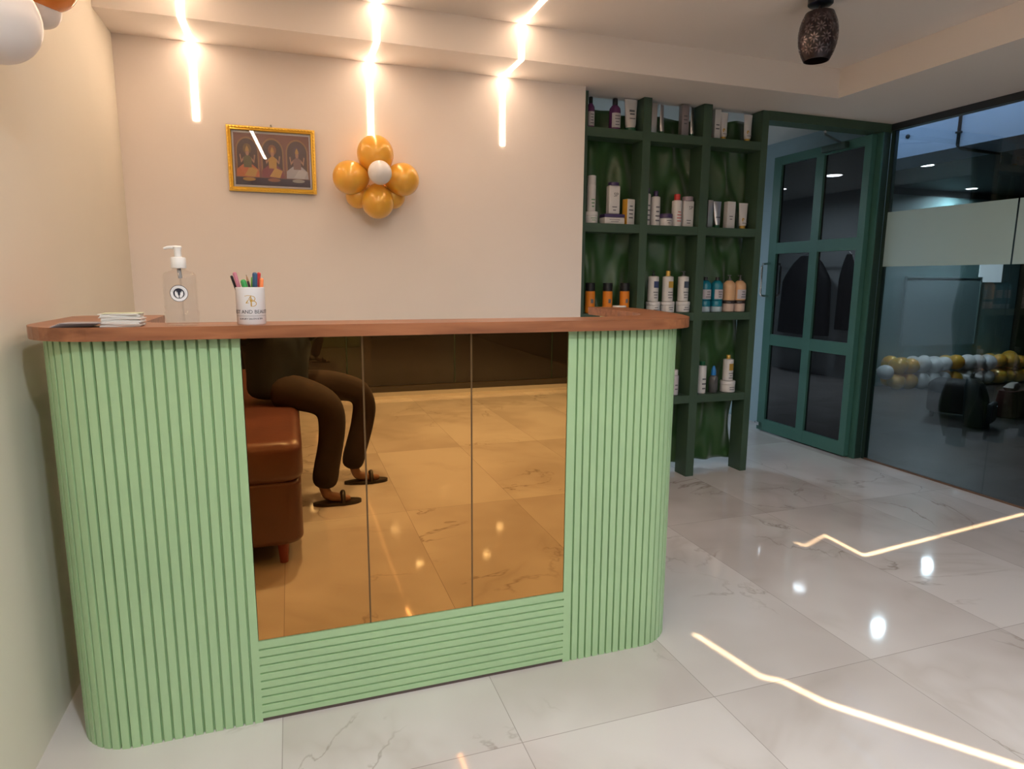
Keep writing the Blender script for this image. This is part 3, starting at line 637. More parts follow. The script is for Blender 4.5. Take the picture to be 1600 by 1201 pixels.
# ---- products
PY = YS+0.060
dkink = mat('product_ink', (0.13, 0.13, 0.15), 0.5); gilt = mat('product_gold', (0.62, 0.38, 0.08), 0.35, 0.4); greenink = mat('product_green_print', (0.10, 0.26, 0.12), 0.5)
PW = mat('product_white', (0.66, 0.64, 0.63), 0.35)
def marks(t, z0, z1, hw, yy, m, rows=4, bold=None):
    mb = MB()
    for k in range(rows):
        z = z0+(z1-z0)*(k+0.5)/rows; ww = hw*random.uniform(0.45, 0.95); h = (z1-z0)/rows*0.15
        mb.box(-ww, ww, yy-0.0006, yy, z-h, z+h)
    if bold: mb.box(-hw*0.5, hw*0.5, yy-0.0006, yy, *bold)
    mb.build('print', m, t)
def bottle(x, z, w, h, body, cap, label, caph=0.15, capw=0.5, shoulder=0.12, pr=None, lab=None, kind='round', pump=False, name='bottle', cat='bottle', y=PY, grp=None, word=None, prm=dkink):
    t = thing(name, label, cat, (x, y, z), group=grp); r = w/2; hb = h*(1-caph); sh = h*shoulder
    if kind == 'round':
        MB().lathe([(r*0.9, 0), (r, 0.003), (r, hb-sh), (r*0.93, hb-sh*0.55), (r*0.55, hb-sh*0.1), (r*0.42, hb)], seg=28).build('body', body, t, 40); yy = -r
    else:
        MB().bbox(0, 0, 0, w, w*0.62, hb, min(0.006, w*0.15)).build('body', body, t, 40); yy = -w*0.31
    if caph > 0:
        rc = r*capw
        if pump:
            MB().lathe([(rc, hb), (rc, hb+h*caph*0.35), (rc*0.4, hb+h*caph*0.4), (rc*0.4, hb+h*caph*0.8)], seg=18).build('pump_collar', cap, t, 40)
            MB().bbox(-rc*0.4, 0, hb+h*caph*0.8, rc*2.4, rc*0.9, h*caph*0.18, 0.002).build('pump_head', cap, t, 40)
        else: MB().lathe([(rc, hb-0.0005), (rc, h-0.002), (rc*0.9, h)], seg=24).build('cap', cap, t, 40)
    if lab:
        a, b, lm = lab
        n = 12; R_ = r+0.0006
        if kind == 'round':
            MB().loft([[(R_*math.sin(-0.95+1.9*i/n), -R_*math.cos(-0.95+1.9*i/n), zz) for i in range(n+1)] for zz in (hb*a, hb*b)], cap=False, closed=False).build('label_panel', lm, t, 60)
        else: MB().box(-w*0.42, w*0.42, yy-0.0008, yy, hb*a, hb*b).build('label_panel', lm, t)
        yy -= 0.0012
    if pr: marks(t, hb*pr[0], hb*pr[1], r*0.55, yy-0.0004, prm, pr[2])
    if word:
        text_mb(word[0], word[1], 0.0003).move(FACE_Y).move(T(word[2], yy-0.0012, word[3])).build('lettering', dkink, t)
    return t
def jar(x, z, w, h, body, lid, label, name='jar', y=PY, grp=None, pr=True, prm=dkink, lidh=0.35, cat='jar'):
    t = thing(name, label, cat, (x, y, z), group=grp); r = w/2; hb = h*(1-lidh)
    MB().lathe([(r*0.9, 0), (r*0.98, 0.003), (r*0.98, hb-0.002), (r*0.9, hb)], seg=30).build('body', body, t, 40)
    MB().lathe([(r, hb), (r, h-0.003), (r*0.95, h)], seg=30).build('lid', lid, t, 40)
    if pr: marks(t, hb*0.25, hb*0.8, r*0.5, -r*0.99, prm, 2)
    return t
def tube(x, z, w, h, body, cap, label, caph=0.12, pr=None, y=PY, rz=0, capw=0.55, flower=False, grp=None):
    """squeeze tube standing on its cap: round at the cap, flattening to the crimp at the top"""
    t = thing('squeeze_tube', label, 'tube', (x, y, z), rz, grp); r0 = w*0.36; hc = h*caph; rings = []
    n = 24
    MB().lathe([(r0*capw*1.5*0.95, 0), (r0*capw*1.5, 0.002), (r0*capw*1.5, hc)], seg=20).build('cap', cap, t, 40)
    for k in range(9):
        u = k/8; rx = r0*(0.85 if k == 0 else 1)+(w/2-r0)*u; ry = r0*0.9*(1-u)+0.002
        rings.append([(rx*math.cos(2*PI*i/n), ry*math.sin(2*PI*i/n), hc+(h-hc)*(0.0 if k == 0 else u)) for i in range(n)])
    MB().loft(rings).build('body', body, t, 50)
    if pr: 
        mb = MB()
        for (a, b, ww) in pr:
            yy = -(r0*0.9*(1-(a+b)/2)+0.0035); mb.box(-ww*w, ww*w, yy-0.0012, yy, hc+(h-hc)*a, hc+(h-hc)*b)
        mb.build('print', dkink, t)
    if flower:
        mb = MB()
        for k in range(6):
            a = 2*PI*k/6; mb.sphere((-w*0.12+0.006*math.cos(a), -r0*0.9*0.7-0.0018, hc+(h-hc)*0.26+0.008*math.sin(a)), 0.0045, 1, 0.3, 1, seg=8, rings=6)
        mb.build('flower_print', gilt, t, 60)
    return t
def carton(x, z, w, h, d, m, label, pr=None, side=None, rz=0, y=PY, word=None, name='carton'):
    t = thing(name, label, 'box', (x, y, z), rz)
    MB().bbox(0, 0, 0, w, d, h, 0.0015).build('body', m, t, 30)
    if side: MB().box(-w/2-0.0006, -w/2, -d/2+0.001, d/2-0.001, 0.001, h-0.001).build('side_panel', side, t)
    if pr: marks(t, h*pr[0], h*pr[1], w*0.33, -d/2-0.0002, dkink, pr[2])
    if word: text_mb(word[0], word[1], 0.0003).move(FACE_Y).move(T(word[2], -d/2-0.001, word[3])).build('lettering', dkink, t)
purple = mat('purple_clear', (0.13, 0.035, 0.13), 0.2); labw = mat('label_lilac', (0.50, 0.47, 0.50), 0.5); gcap = mat('cap_green', (0.01, 0.10, 0.045), 0.35)
pcap = mat('cap_purple', (0.055, 0.035, 0.11), 0.35); redc = mat('cap_red', (0.65, 0.04, 0.035), 0.35); mauve = mat('cap_mauve', (0.30, 0.24, 0.28), 0.35)
orange = mat('bottle_orange', (0.72, 0.22, 0.02), 0.3); teal = mat('bottle_teal', (0.01, 0.19, 0.27), 0.25); peach = mat('bottle_peach', (0.66, 0.40, 0.22), 0.25)
clearcap = mat('cap_smoke', (0.10, 0.10, 0.10), 0.25); amber = mat('box_amber', (0.62, 0.33, 0.04), 0.45); blue = mat('cap_blue', (0.02, 0.20, 0.55), 0.3); smoke = mat('bottle_smoke', (0.09, 0.09, 0.09), 0.2)
Z1, Z2, Z3, Z4 = [z+0.0005 for z in ZSH]
# top shelf
bottle(1.693, Z1, 0.047, 0.175, purple, M_black, 'purple bottle with black cap beside the left upright, top shelf', 0.2, 0.5, 0.2, lab=(0.1, 0.66, labw), pr=(0.15, 0.6, 4))
bottle(1.850, Z1, 0.068, 0.180, purple, M_black, 'purple bottle with black cap in the middle of the first top bay', 0.2, 0.45, 0.2, lab=(0.1, 0.66, labw), pr=(0.15, 0.6, 4))
tube(1.955, Z1, 0.086, 0.186, PW, gcap, 'big white squeeze tube on a green cap, top left bay', 0.12, [(0.45, 0.5, .18), (0.55, 0.62, .2), (0.3, 0.33, .22)], capw=0.75)
carton(2.105, Z1, 0.036, 0.176, 0.036, M_silver, 'silver carton at the left of the middle top bay')
tube(2.165, Z1, 0.050, 0.172, M_silver, gcap, 'silver squeeze tube next to the upright side carton, middle top bay', 0.12, rz=0.6)
carton(2.320, Z1, 0.050, 0.185, 0.038, mat('carton_mauve_silver', (0.34, 0.30, 0.31), 0.35, 0.5), 'grey-mauve carton at the right of the middle top bay', pr=(0.35, 0.7, 3))
tube(2.378, Z1, 0.044, 0.178, M_silver, gcap, 'silver squeeze tube beside the grey-mauve carton, middle top bay', 0.12, rz=0.6)
carton(2.553, Z1, 0.044, 0.178, 0.036, PW, 'white carton at the left of the right top bay', pr=(0.3, 0.55, 2))
tube(2.610, Z1, 0.058, 0.168, PW, gilt, 'white squeeze tube with gold flower touching the white carton, right top bay', 0.13, [(0.10, 0.12, .3)], flower=True, capw=0.5)
tube(2.790, Z1, 0.064, 0.170, PW, gilt, 'white squeeze tube with gold flower standing alone, right top bay', 0.13, [(0.10, 0.12, .3)], flower=True, capw=0.5)
# second shelf
jar(1.712, Z2, 0.082, 0.068, PW, PW, 'white jar with green print under the tall bottle, second shelf', prm=greenink)
bottle(1.712, Z2+0.069, 0.052, 0.205, PW, PW, 'tall white bottle with green print standing on a jar, second shelf', 0.25, 0.98, 0.01, pr=(0.12, 0.5, 3), prm=greenink)
t = thing('flat_jar', 'flat wide white jar with purple lid under the white bottle, second shelf', 'jar', (1.852, PY, Z2))
MB().bbox(0, 0, 0, 0.132, 0.075, 0.038, 0.004).build('body', PW, t, 30); MB().bbox(0, 0, 0.038, 0.134, 0.077, 0.020, 0.004).build('lid', pcap, t, 30); marks(t, 0.008, 0.03, 0.05, -0.0378, dkink, 2)
t = bottle(1.856, Z2+0.0595, 0.072, 0.183, PW, pcap, 'white square bottle lettered SP standing on the flat jar', 0.10, 0.9, 0.02, pr=(0.08, 0.3, 2), kind='sq', word=('SP', 0.032, 0.008, 0.11))
carton(1.962, Z2, 0.060, 0.150, 0.045, PW, 'small carton with amber side and white front, second shelf left bay', pr=(0.2, 0.8, 4), side=amber, rz=0.25)
bottle(2.092, Z2, 0.036, 0.222, PW, pcap, 'thin white bottle with purple cap against the upright, second shelf middle bay', 0.14, 0.5, 0.04, pr=(0.1, 0.7, 4))
bottle(2.147, Z2, 0.056, 0.208, PW, pcap, 'white bottle with purple cap beside the low jar, second shelf', 0.15, 0.5, 0.04, pr=(0.1, 0.7, 4))
jar(2.222, Z2, 0.084, 0.074, PW, pcap, 'low white jar with purple lid in the middle of the second shelf')
bottle(2.299, Z2, 0.062, 0.196, PW, redc, 'white bottle with red cap on the second shelf', 0.18, 0.6, 0.04, pr=(0.15, 0.6, 4), prm=mat('red_print', (0.5, 0.08, 0.08), 0.5))
bottle(2.374, Z2, 0.072, 0.184, PW, mauve, 'white square bottle with mauve cap beside the red-capped bottle', 0.14, 0.95, 0.02, pr=(0.1, 0.3, 2), kind='sq', word=('SP', 0.030, 0.012, 0.115))
carton(2.535, Z2, 0.036, 0.170, 0.036, M_silver, 'narrow silver carton at the left of the right bay, second shelf')
tube(2.596, Z2, 0.060, 0.166, M_silver, gcap, 'silver squeeze tube on green cap, second shelf right bay', 0.12, [(0.30, 0.34, .3)])
carton(2.690, Z2, 0.060, 0.168, 0.040, PW, 'white carton between the silver tube and the gold-capped tube, second shelf', pr=(0.3, 0.5, 2))
tube(2.795, Z2, 0.070, 0.164, PW, gilt, 'white squeeze tube with gold cap at the right of the second shelf', 0.13, [(0.10, 0.12, .3)], flower=True, capw=0.5)
# third shelf
for i, x in enumerate((1.720, 1.838, 1.955)):
    bottle(x, Z3, 0.060, 0.183, orange, M_black, ['orange bottle with black cap nearest the left upright', 'orange bottle with black cap, middle of the three', 'orange bottle with black cap, rightmost of the three'][i], 0.27, 0.98, 0.01, pr=(0.25, 0.85, 1), grp='orange bottles on the third shelf', word=None)
jar(1.912, Z3, 0.085, 0.046, PW, M_white, 'low white dish in front of the orange bottles', name='lidded_dish', y=YS+0.043, pr=False, cat='dish')
for i, x in enumerate((2.157, 2.262, 2.375)):
    n = ['left', 'middle', 'right'][i]
    jar(x, Z3, 0.090, 0.068, PW, PW, 'white printed jar, %s of the three jars on the third shelf' % n, lidh=0.3)
    cp = [M_black, gilt, clearcap][i]
    lid = [mat('print_blue', (0.04, 0.06, 0.16), 0.5), gilt, mat('print_slate', (0.06, 0.08, 0.12), 0.5)][i]
    t = bottle(x-0.003, Z3+0.069, 0.068, 0.190, PW, cp, 'white bottle with %s standing on the %s jar, third shelf' % (['black pump', 'gold cap', 'smoky pump'][i], n), 0.17, [0.32, 0.42, 0.4][i], 0.03, pr=(0.1, 0.42, 3), pump=(i != 1))
    MB().box(-0.014, 0.018, -0.0352, -0.0338, 0.085, 0.125).build('emblem', lid, t)
for i, x in enumerate((2.538, 2.628)):
    jar(x, Z3, 0.076, 0.072, mat('jar_ice', (0.42, 0.52, 0.58), 0.3), teal, ['teal-lidded jar at the left of the right bay, third shelf', 'teal-lidded jar next to the peach jars, third shelf'][i], lidh=0.5, pr=False)
    bottle(x, Z3+0.073, 0.076, 0.150, teal, M_black, ['teal bottle with black cap beside the upright, third shelf', 'teal bottle with black cap next to the peach bottles'][i], 0.14, 0.35, 0.22, lab=(0.08, 0.55, labw), pr=(0.12, 0.5, 3))
for i, x in enumerate((2.722, 2.805)):
    jar(x, Z3, 0.080, 0.072, mat('jar_pink', (0.62, 0.46, 0.38), 0.3), mat('jar_lid_dark', (0.03, 0.02, 0.02), 0.3), ['peach jar next to the teal jars, third shelf', 'peach jar nearest the right upright, third shelf'][i], lidh=0.25, pr=False)
    bottle(x, Z3+0.073, 0.082, 0.165, peach, clearcap, ['peach pump bottle next to the teal bottles', 'peach pump bottle nearest the right upright'][i], 0.22, 0.3, 0.22, lab=((0.08, 0.55, labw) if i else None), pr=((0.12, 0.5, 3) if i else None), pump=True)
# fourth shelf
bottle(2.340, Z4, 0.055, 0.165, labw, PW, 'pale grey bottle half hidden by the counter edge, fourth shelf', 0.2, 0.8, 0.05, pr=(0.2, 0.6, 2))
bottle(2.548, Z4, 0.058, 0.212, PW, gcap, 'slim white bottle with green cap on the fourth shelf', 0.12, 0.6, 0.03, pr=(0.1, 0.6, 3))
t = thing('applicator_bottle', 'smoky bottle with blue pointed cap on the fourth shelf', 'bottle', (2.640, PY, Z4))
MB().lathe([(0.026, 0), (0.029, 0.004), (0.029, 0.10), (0.022, 0.112), (0.014, 0.118)], seg=24).build('body', smoke, t, 40); MB().lathe([(0.016, 0.115), (0.017, 0.12), (0.016, 0.145), (0.009, 0.172), (0.006, 0.178)], seg=20).build('cap', blue, t, 40)
jar(2.755, Z4, 0.100, 0.076, PW, PW, 'white printed jar under the gold-capped bottle, fourth shelf', lidh=0.3)
t = bottle(2.752, Z4+0.077, 0.068, 0.170, PW, gilt, 'white bottle with gold cap standing on the jar, fourth shelf', 0.15, 0.4, 0.03, pr=(0.08, 0.4, 3))
MB().box(-0.015, 0.015, -0.0352, -0.0338, 0.07, 0.115).build('emblem', gilt, t)

# ------------------------------------------------------------------ door, frame and inner room
struct('trim_4', MB().box(2.9025, XG+0.02, YS, YS+0.12, 2.280, ZS-0.001), M_shelf)
struct('trim_5', MB().box(3.862, 3.918, YS+0.0, YS+0.12, 0, 2.279), M_jamb)
struct('trim_6', MB().box(3.848, 3.861, YS+0.0, YS+0.10, 0, 2.279), M_frame)
def door():
    t = thing('door_1', None, None, (3.80, YS+0.04, 0)); tag(t, kind='structure')
    ox, oy = -3.80, -(YS+0.04); X0, X1 = 3.800, 3.842
    f = MB(); Y0, Y1, Zb, Zt = 3.548, 4.492, 0.012, 2.272
    rails = [(Zb, 0.112), (0.750, 0.840), (1.502, 1.590), (2.205, Zt)]
    for a, b in ((Y0, 3.605), (3.962, 4.040), (4.405, Y1)): f.box(X0+ox, X1+ox, a+oy, b+oy, Zb, Zt)
    for a, b in rails:
        for c, d in ((3.605, 3.962), (4.040, 4.405)): f.box(X0+ox+0.001, X1+ox-0.001, c+oy, d+oy, a, b)
    f.build('door_frame', M_frame, t)
    for k in range(3):
        for c, d in ((3.606, 3.961), (4.041, 4.404)): MB().box(X0+ox+0.018, X0+ox+0.024, c+oy, d+oy, rails[k][1]+0.001, rails[k+1][0]-0.001).build('pane', M_dark, t)
    MB().tube([(0+0.0, 4.465+oy, 1.155), (-0.068, 4.465+oy, 1.16), (-0.078, 4.465+oy, 1.18), (-0.078, 4.465+oy, 1.40), (-0.068, 4.465+oy, 1.42), (0, 4.465+oy, 1.425)], 0.0095, 12).build('handle', M_chrome, t, 60)
    MB().bbox(0.0, 4.47+oy, 0.05, 0.02, 0.05, 0.03, 0.003).move(T(-0.012, 0, 0)).build('floor_bolt', M_chrome, t, 30)
    MB().bbox(-0.02, 3.85+oy, 2.215, 0.04, 0.22, 0.045, 0.005).build('door_closer', M_jamb, t, 30)
    MB().tube([(-0.02, 3.80+oy, 2.262), (-0.30, 3.66+oy, 2.268), (-0.36, 3.60+oy, 2.27)], 0.008, 8).build('closer_arm', M_steel, t, 60)
door()
M_inner = mat('inner_paint', (0.50, 0.53, 0.54), 0.7); M_inner2 = mat('inner_ceiling', (0.62, 0.62, 0.60), 0.8)
struct('wall_right', MB().box(4.0, 4.10, YS+0.125, 9.0, 0, 2.62), mat('inner_blue', (0.30, 0.40, 0.44), 0.6))
struct('wall_inner_back', MB().box(1.40, 4.1, 9.0, 9.1, 0, 2.62), M_inner)
struct('wall_inner_left', MB().box(0.60, 0.70, YB+0.155, 9.0, 0, 2.62), M_inner)
struct('ceiling_inner', MB().box(0.60, 4.10, YS+0.125, 9.1, 2.447, 2.56), M_inner2)
struct('floor_inner_edge', MB().box(XG+0.021, 4.0, YS+0.13, 9.0, -0.12, 0), M_floor)
# rail and dark capes added as stand-ins for silhouettes reflected in the middle panes
def cape(x, y, w, h, label):
    t = thing('stand_in_cape', label, 'cape', (x, y, 1.62)); m = mat('cape_black', (0.015, 0.015, 0.018), 0.7); rings = []
    for k in range(13):
        u = k/12; z = -h*u; ww = w*(0.16+0.34*min(1, u*3.2)**0.7+0.06*u); n = 32
        rings.append([(ww*0.35*math.sin(2*PI*i/n)*(1+0.10*math.cos(7*2*PI*i/n)), ww*math.cos(2*PI*i/n)*(1+0.05*math.sin(5*2*PI*i/n)), z) for i in range(n)])
    MB().loft(rings).build('cloth', m, t, 60)
    MB().tube([(0, -w*0.2, -0.01), (0, 0, 0.03), (0, w*0.2, -0.01)], 0.006).build('hanger', M_steel, t, 60)
    MB().tube([(0, 0, 0.03), (0, 0, 0.08), (-0.0, 0.02, 0.10)], 0.003).build('hook', M_steel, t, 60)
rail = MB().tube([(0.96, 6.1, 1.72), (0.96, 7.9, 1.72)], 0.010)
for yy in (6.13, 7.87): rail.tube([(0.70, yy, 1.72), (0.96, yy, 1.72)], 0.009)
tag(rail.build('hanging_rail', M_steel, None, 60), 'added steel rail on the inner room wall carrying two dark stand-in capes', 'rail')
cape(0.96, 7.10, 0.80, 1.05, 'wide dark stand-in cape on the rail, reflected in the middle left door pane')
cape(0.96, 6.42, 0.24, 0.95, 'narrow dark stand-in cape on the rail, reflected in the middle right door pane')

# ------------------------------------------------------------------ glass wall on the right
def glass_wall():
    t = thing('window_1', None, None, (XG, 0, 0)); tag(t, kind='structure')
    segs = [(YR, -1.0), (-0.995, 0.80), (0.805, 2.617), (2.623, YS-0.03)]
    for a, b in segs:
        MB().box(0.0, 0.010, a, b, 0.012, ZS-0.045).build('pane', M_glass, t)
        MB().box(-0.0015, -0.0005, a+0.002, b-0.002, 1.385, 1.752).build('frosted_band', M_frost, t)
    MB().box(-0.004, 0.045, YR, YS-0.0, ZS-0.044, ZS-0.001).build('top_rail', mat('rail_black', (0.02, 0.024, 0.026), 0.35), t)
    MB().box(-0.002, 0.014, YR, YS-0.03, 0.0005, 0.012).build('bottom_channel', mat('channel_brown', (0.14, 0.08, 0.05), 0.5), t)
    MB().box(0.0, 0.035, YS-0.03, YS-0.001, 0, ZS-0.045).build('side_channel', M_jamb, t)
glass_wall()

# ------------------------------------------------------------------ the hall outside the glass
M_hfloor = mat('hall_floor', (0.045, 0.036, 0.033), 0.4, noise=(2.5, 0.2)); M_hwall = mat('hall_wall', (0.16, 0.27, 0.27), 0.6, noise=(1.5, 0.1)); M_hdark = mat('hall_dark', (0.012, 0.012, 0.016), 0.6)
struct('floor_hall', MB().box(XG+0.022, 14, -3.5, YS+0.124, -0.12, -0.002).box(4.101, 14, YS+0.124, 6.0, -0.12, -0.002), M_hfloor)
struct('wall_hall_back', MB().box(4.101, 9.15, 6.0, 6.1, 0, 2.31), M_hwall)
struct('wall_hall_side', MB().box(9.15, 9.25, 6.0, 10, 0, 2.385).box(13.9, 14, -3.5, 10, 0, 2.385).box(9.25, 13.9, 9.9, 10, 0, 2.385).box(4.101, 9.15, 6.0, 6.1, 2.311, 2.385), M_hdark)
struct('floor_hall_far', MB().box(9.25, 13.9, 6.0, 9.9, -0.12, -0.002), M_hdark)
struct('ceiling_hall', MB().box(5.10, 14, -3.5, 10, 2.386, 2.45), M_hdark)
struct('trim_7', MB().box(4.62, 5.10, -3.5, 6.0, 2.246, 2.75), mat('beam_blue', (0.45, 0.55, 0.68), 0.7))
struct('trim_8', MB().box(XG+0.046, 4.62, -3.5, 6.0, 2.75, 2.80), M_hwall)
cd = MB().tube([(4.612, 3.56, 2.74), (4.612, 3.56, 2.255), (4.65, 3.56, 2.238), (5.1, 3.60, 2.236)], 0.011, 8)
for z in (2.34, 2.55): cd.box(4.60, 4.62, 3.54, 3.58, z, z+0.012)
tag(cd.build('conduit_pipe', M_black, None, 60), 'black conduit pipe running down the blue beam outside', 'pipe')
tag(MB().lathe([(0.016, 0), (0.016, 0.01), (0.010, 0.016)], seg=12).move(Matrix.Rotation(-PI/2, 4, 'Y')).move(T(4.62, 3.98, 2.40)).build('beam_fixing', M_black), 'small dark fixing on the blue beam left of the pipe', 'fixing')
tag(MB().box(8.40, 8.82, 5.992, 5.999, 1.285, 1.56).build('glowing_notice', mat('notice_white', (0.75, 0.80, 0.80), 0.6, emit=(0.75, 0.9, 1.0), estr=0.55)), 'small white notice with added glow on the teal wall outside the glass', 'screen')  # white notice, emission added to make it brighter
t = thing('wall_panel', 'large pale rectangular panel on the teal wall outside', 'wall panel', (7.8, 5.998, 0.5))
MB().box(-0.63, 0.63, -0.015, 0, 0, 0.83).build('panel_board', mat('panel_teal', (0.26, 0.36, 0.37), 0.5), t)
fr = MB().box(-0.65, 0.65, -0.022, 0, -0.02, 0.0).box(-0.65, 0.65, -0.022, 0, 0.83, 0.85).box(-0.65, -0.63, -0.022, 0, 0, 0.83).box(0.63, 0.65, -0.022, 0, 0, 0.83); fr.build('panel_frame', mat('panel_edge', (0.20, 0.30, 0.30), 0.4), t)
# balloon garland lying on the hall floor
random.seed(3)
runs = [(6.66, 1, 1, 'white', 'left end'), (6.86, 2, 2, 'gold', 'left'), (7.24, 3, 2, 'white', 'middle'), (7.80, 1, 2, 'gold', 'middle'), (8.00, 3, 2, 'white', 'right'), (8.58, 3, 2, 'gold', 'right')]
for x0, n, rows, col, nm in runs:
    for k in range(n):
        for row in range(rows):
            for dep in range(2 if rows == 2 else 1):
                r = 0.092+random.uniform(-0.010, 0.010)
                x = x0+0.185*k+0.05*dep+random.uniform(-.01, .01); z = 0.098 if row == 0 else 0.275+random.uniform(-0.012, 0.03)
                if nm == 'left end': z = 0.22
                y = 5.72+0.165*dep
                lab = '%s balloon in the %s %s run of the floor garland beyond the glass' % (col, nm, col) if nm != 'left end' else 'white balloon at the left end of the floor garland beyond the glass'
                balloon((x, y, z), r, col, lab, '%s balloons, %s run of the garland' % (col, nm), (random.uniform(-.4, .4), 0.6, random.uniform(-.5, .5)), 1.0)
# pouffe, backpack and bag outside
t = thing('ottoman', 'dark brown square ottoman outside carrying a black backpack', 'ottoman', (6.02, 4.40, 0), 0.5)
brn = mat('ottoman_brown', (0.022, 0.010, 0.009), 0.7, bump=(30, 0.2, 0.003))
MB().bbox(0, 0, 0.05, 0.38, 0.38, 0.30, 0.035).build('body', brn, t, 50)
for sx in (-1, 1):
    for sy in (-1, 1): MB().lathe([(0.018, 0), (0.024, 0.055)], (sx*0.14, sy*0.14, 0), 12).build('leg', M_black, t, 50)
t = thing('backpack', 'black backpack with top handle leaning against the brown ottoman', 'backpack', (5.83, 4.00, 0), 0.45)
bk = mat('bag_black', (0.010, 0.011, 0.013), 0.6)
MB().loft([[(px, py+0.02*k, z) for px, py in rrect(w_, d_, 0.05)] for k, (z, w_, d_) in enumerate(((0.0, 0.26, 0.14), (0.03, 0.30, 0.17), (0.25, 0.30, 0.16), (0.36, 0.27, 0.13), (0.42, 0.20, 0.08), (0.435, 0.12, 0.04)))]).build('bag_body', bk, t, 50)
MB().bbox(0, -0.085, 0.05, 0.22, 0.05, 0.18, 0.02).build('front_pocket', mat('bag_grey', (0.022, 0.023, 0.025), 0.6), t, 50)
MB().tube([(-0.05, 0.09, 0.42), (-0.04, 0.085, 0.47), (0.04, 0.085, 0.47), (0.05, 0.09, 0.42)], 0.009).build('top_handle', bk, t, 60)
MB().sphere((0.0, -0.118, 0.20), 0.008, seg=10, rings=6).build('zip_pull', M_chrome, t, 60)
t = thing('tote_bag', 'reddish brown bag with pale paper on top, right of the black backpack', 'bag', (6.55, 4.22, 0), 0.2)
MB().loft([[(px, py, z) for px, py in rrect(w_, d_, 0.03)] for z, w_, d_ in ((0, 0.26, 0.16), (0.02, 0.30, 0.18), (0.26, 0.28, 0.13))]).build('bag_body', mat('bag_rust', (0.12, 0.035, 0.028), 0.6), t, 50)
MB().loft([[(px+0.03*math.sin(z*40), py, z) for px, py in rrect(w_, d_, 0.02)] for z, w_, d_ in ((0.24, 0.12, 0.07), (0.29, 0.16, 0.09), (0.33, 0.10, 0.05))]).build('paper_bundle', mat('paper_pale', (0.42, 0.34, 0.30), 0.7), t, 50)

# ------------------------------------------------------------------ sofa and person, seen in the mirror
def sofa():
    lea = mat('tan_leather', (0.14, 0.058, 0.05), 0.30, noise=(6, 0.15), bump=(35, 0.25, 0.003))
    y0, y1 = -1.75, 0.80; xa, xb = -0.65, 0.02; cy = (y0+y1)/2; cx = (xa+xb)/2; L_ = y1-y0; W_ = xb-xa
    t = thing('sofa', 'tan brown leather sofa mirrored in the bronze doors', 'sofa', (cx, cy, 0))
    def cushion(z0, z1, w_, l_, r, nm, m=lea, cx_=0, cy_=0):
        rings = []; n = 8
        for k in range(n+1):
            a = PI/2*k/n; rings.append([(cx_+px, cy_+py, z0+r-r*math.sin(PI/2-a) if False else z0+r*(1-math.cos(a))) for px, py in rrect(w_-2*r*(1-math.sin(a)), l_-2*r*(1-math.sin(a)), 0.07, 6)])
        for k in range(n+1):
            a = PI/2*k/n; rings.append([(cx_+px, cy_+py, z1-r+r*math.sin(a)) for px, py in rrect(w_-2*r*(1-math.cos(a)), l_-2*r*(1-math.cos(a)), 0.07, 6)])
        MB().loft(rings).build(nm, m, t, 60)
    cushion(0.10, 0.40, W_-0.02, L_-0.02, 0.03, 'base')
    cushion(0.385, 0.575, W_, L_, 0.05, 'seat_cushion')
    cushion(0.54, 0.95, 0.15, L_-0.3, 0.06, 'backrest', cx_=-W_/2+0.085, cy_=-0.12)
    wm = mat('sofa_leg', (0.28, 0.05, 0.03), 0.35)
    for sx in (-1, 1):
        for sy in (-1, 1): MB().lathe([(0.018, 0), (0.028, 0.115)], (sx*(W_/2-0.10), sy*(L_/2-0.08), 0), 14).build('leg', wm, t, 50)
sofa()

def skin(name, chains, m, parent, lev=2, root=0):
    """chains: lists of (co, radius); the first vertex of a chain may be an int = index of an existing vertex"""
    V = []; R = []; E_ = []
    for ch in chains:
        prev = None
        for it in ch:
            if isinstance(it, int): prev = it; continue
            co, r = it; V.append(co); R.append(r if isinstance(r, tuple) else (r, r)); i = len(V)-1
            if prev is not None: E_.append((prev, i))
            prev = i
    me = bpy.data.meshes.new(name); me.from_pydata(V, E_, []); o = bpy.data.objects.new(name, me); C.objects.link(o)
    sk = o.modifiers.new('skin', 'SKIN'); sk.use_smooth_shade = True
    if not me.skin_vertices: me.skin_vertices.new()
    for i, r in enumerate(R): me.skin_vertices[0].data[i].radius = r; me.skin_vertices[0].data[i].use_root = (i == root)
    ss = o.modifiers.new('s', 'SUBSURF'); ss.levels = lev; ss.render_levels = lev
    bpy.context.view_layer.update()
    e = o.evaluated_get(bpy.context.evaluated_depsgraph_get()); nm = bpy.data.meshes.new_from_object(e)
    bpy.data.objects.remove(o); nm.name = name; nm.materials.clear(); nm.materials.append(m)
    nm.polygons.foreach_set('use_smooth', [True]*len(nm.polygons))
    q = bpy.data.objects.new(name, nm); C.objects.link(q); q.parent = parent
    return q
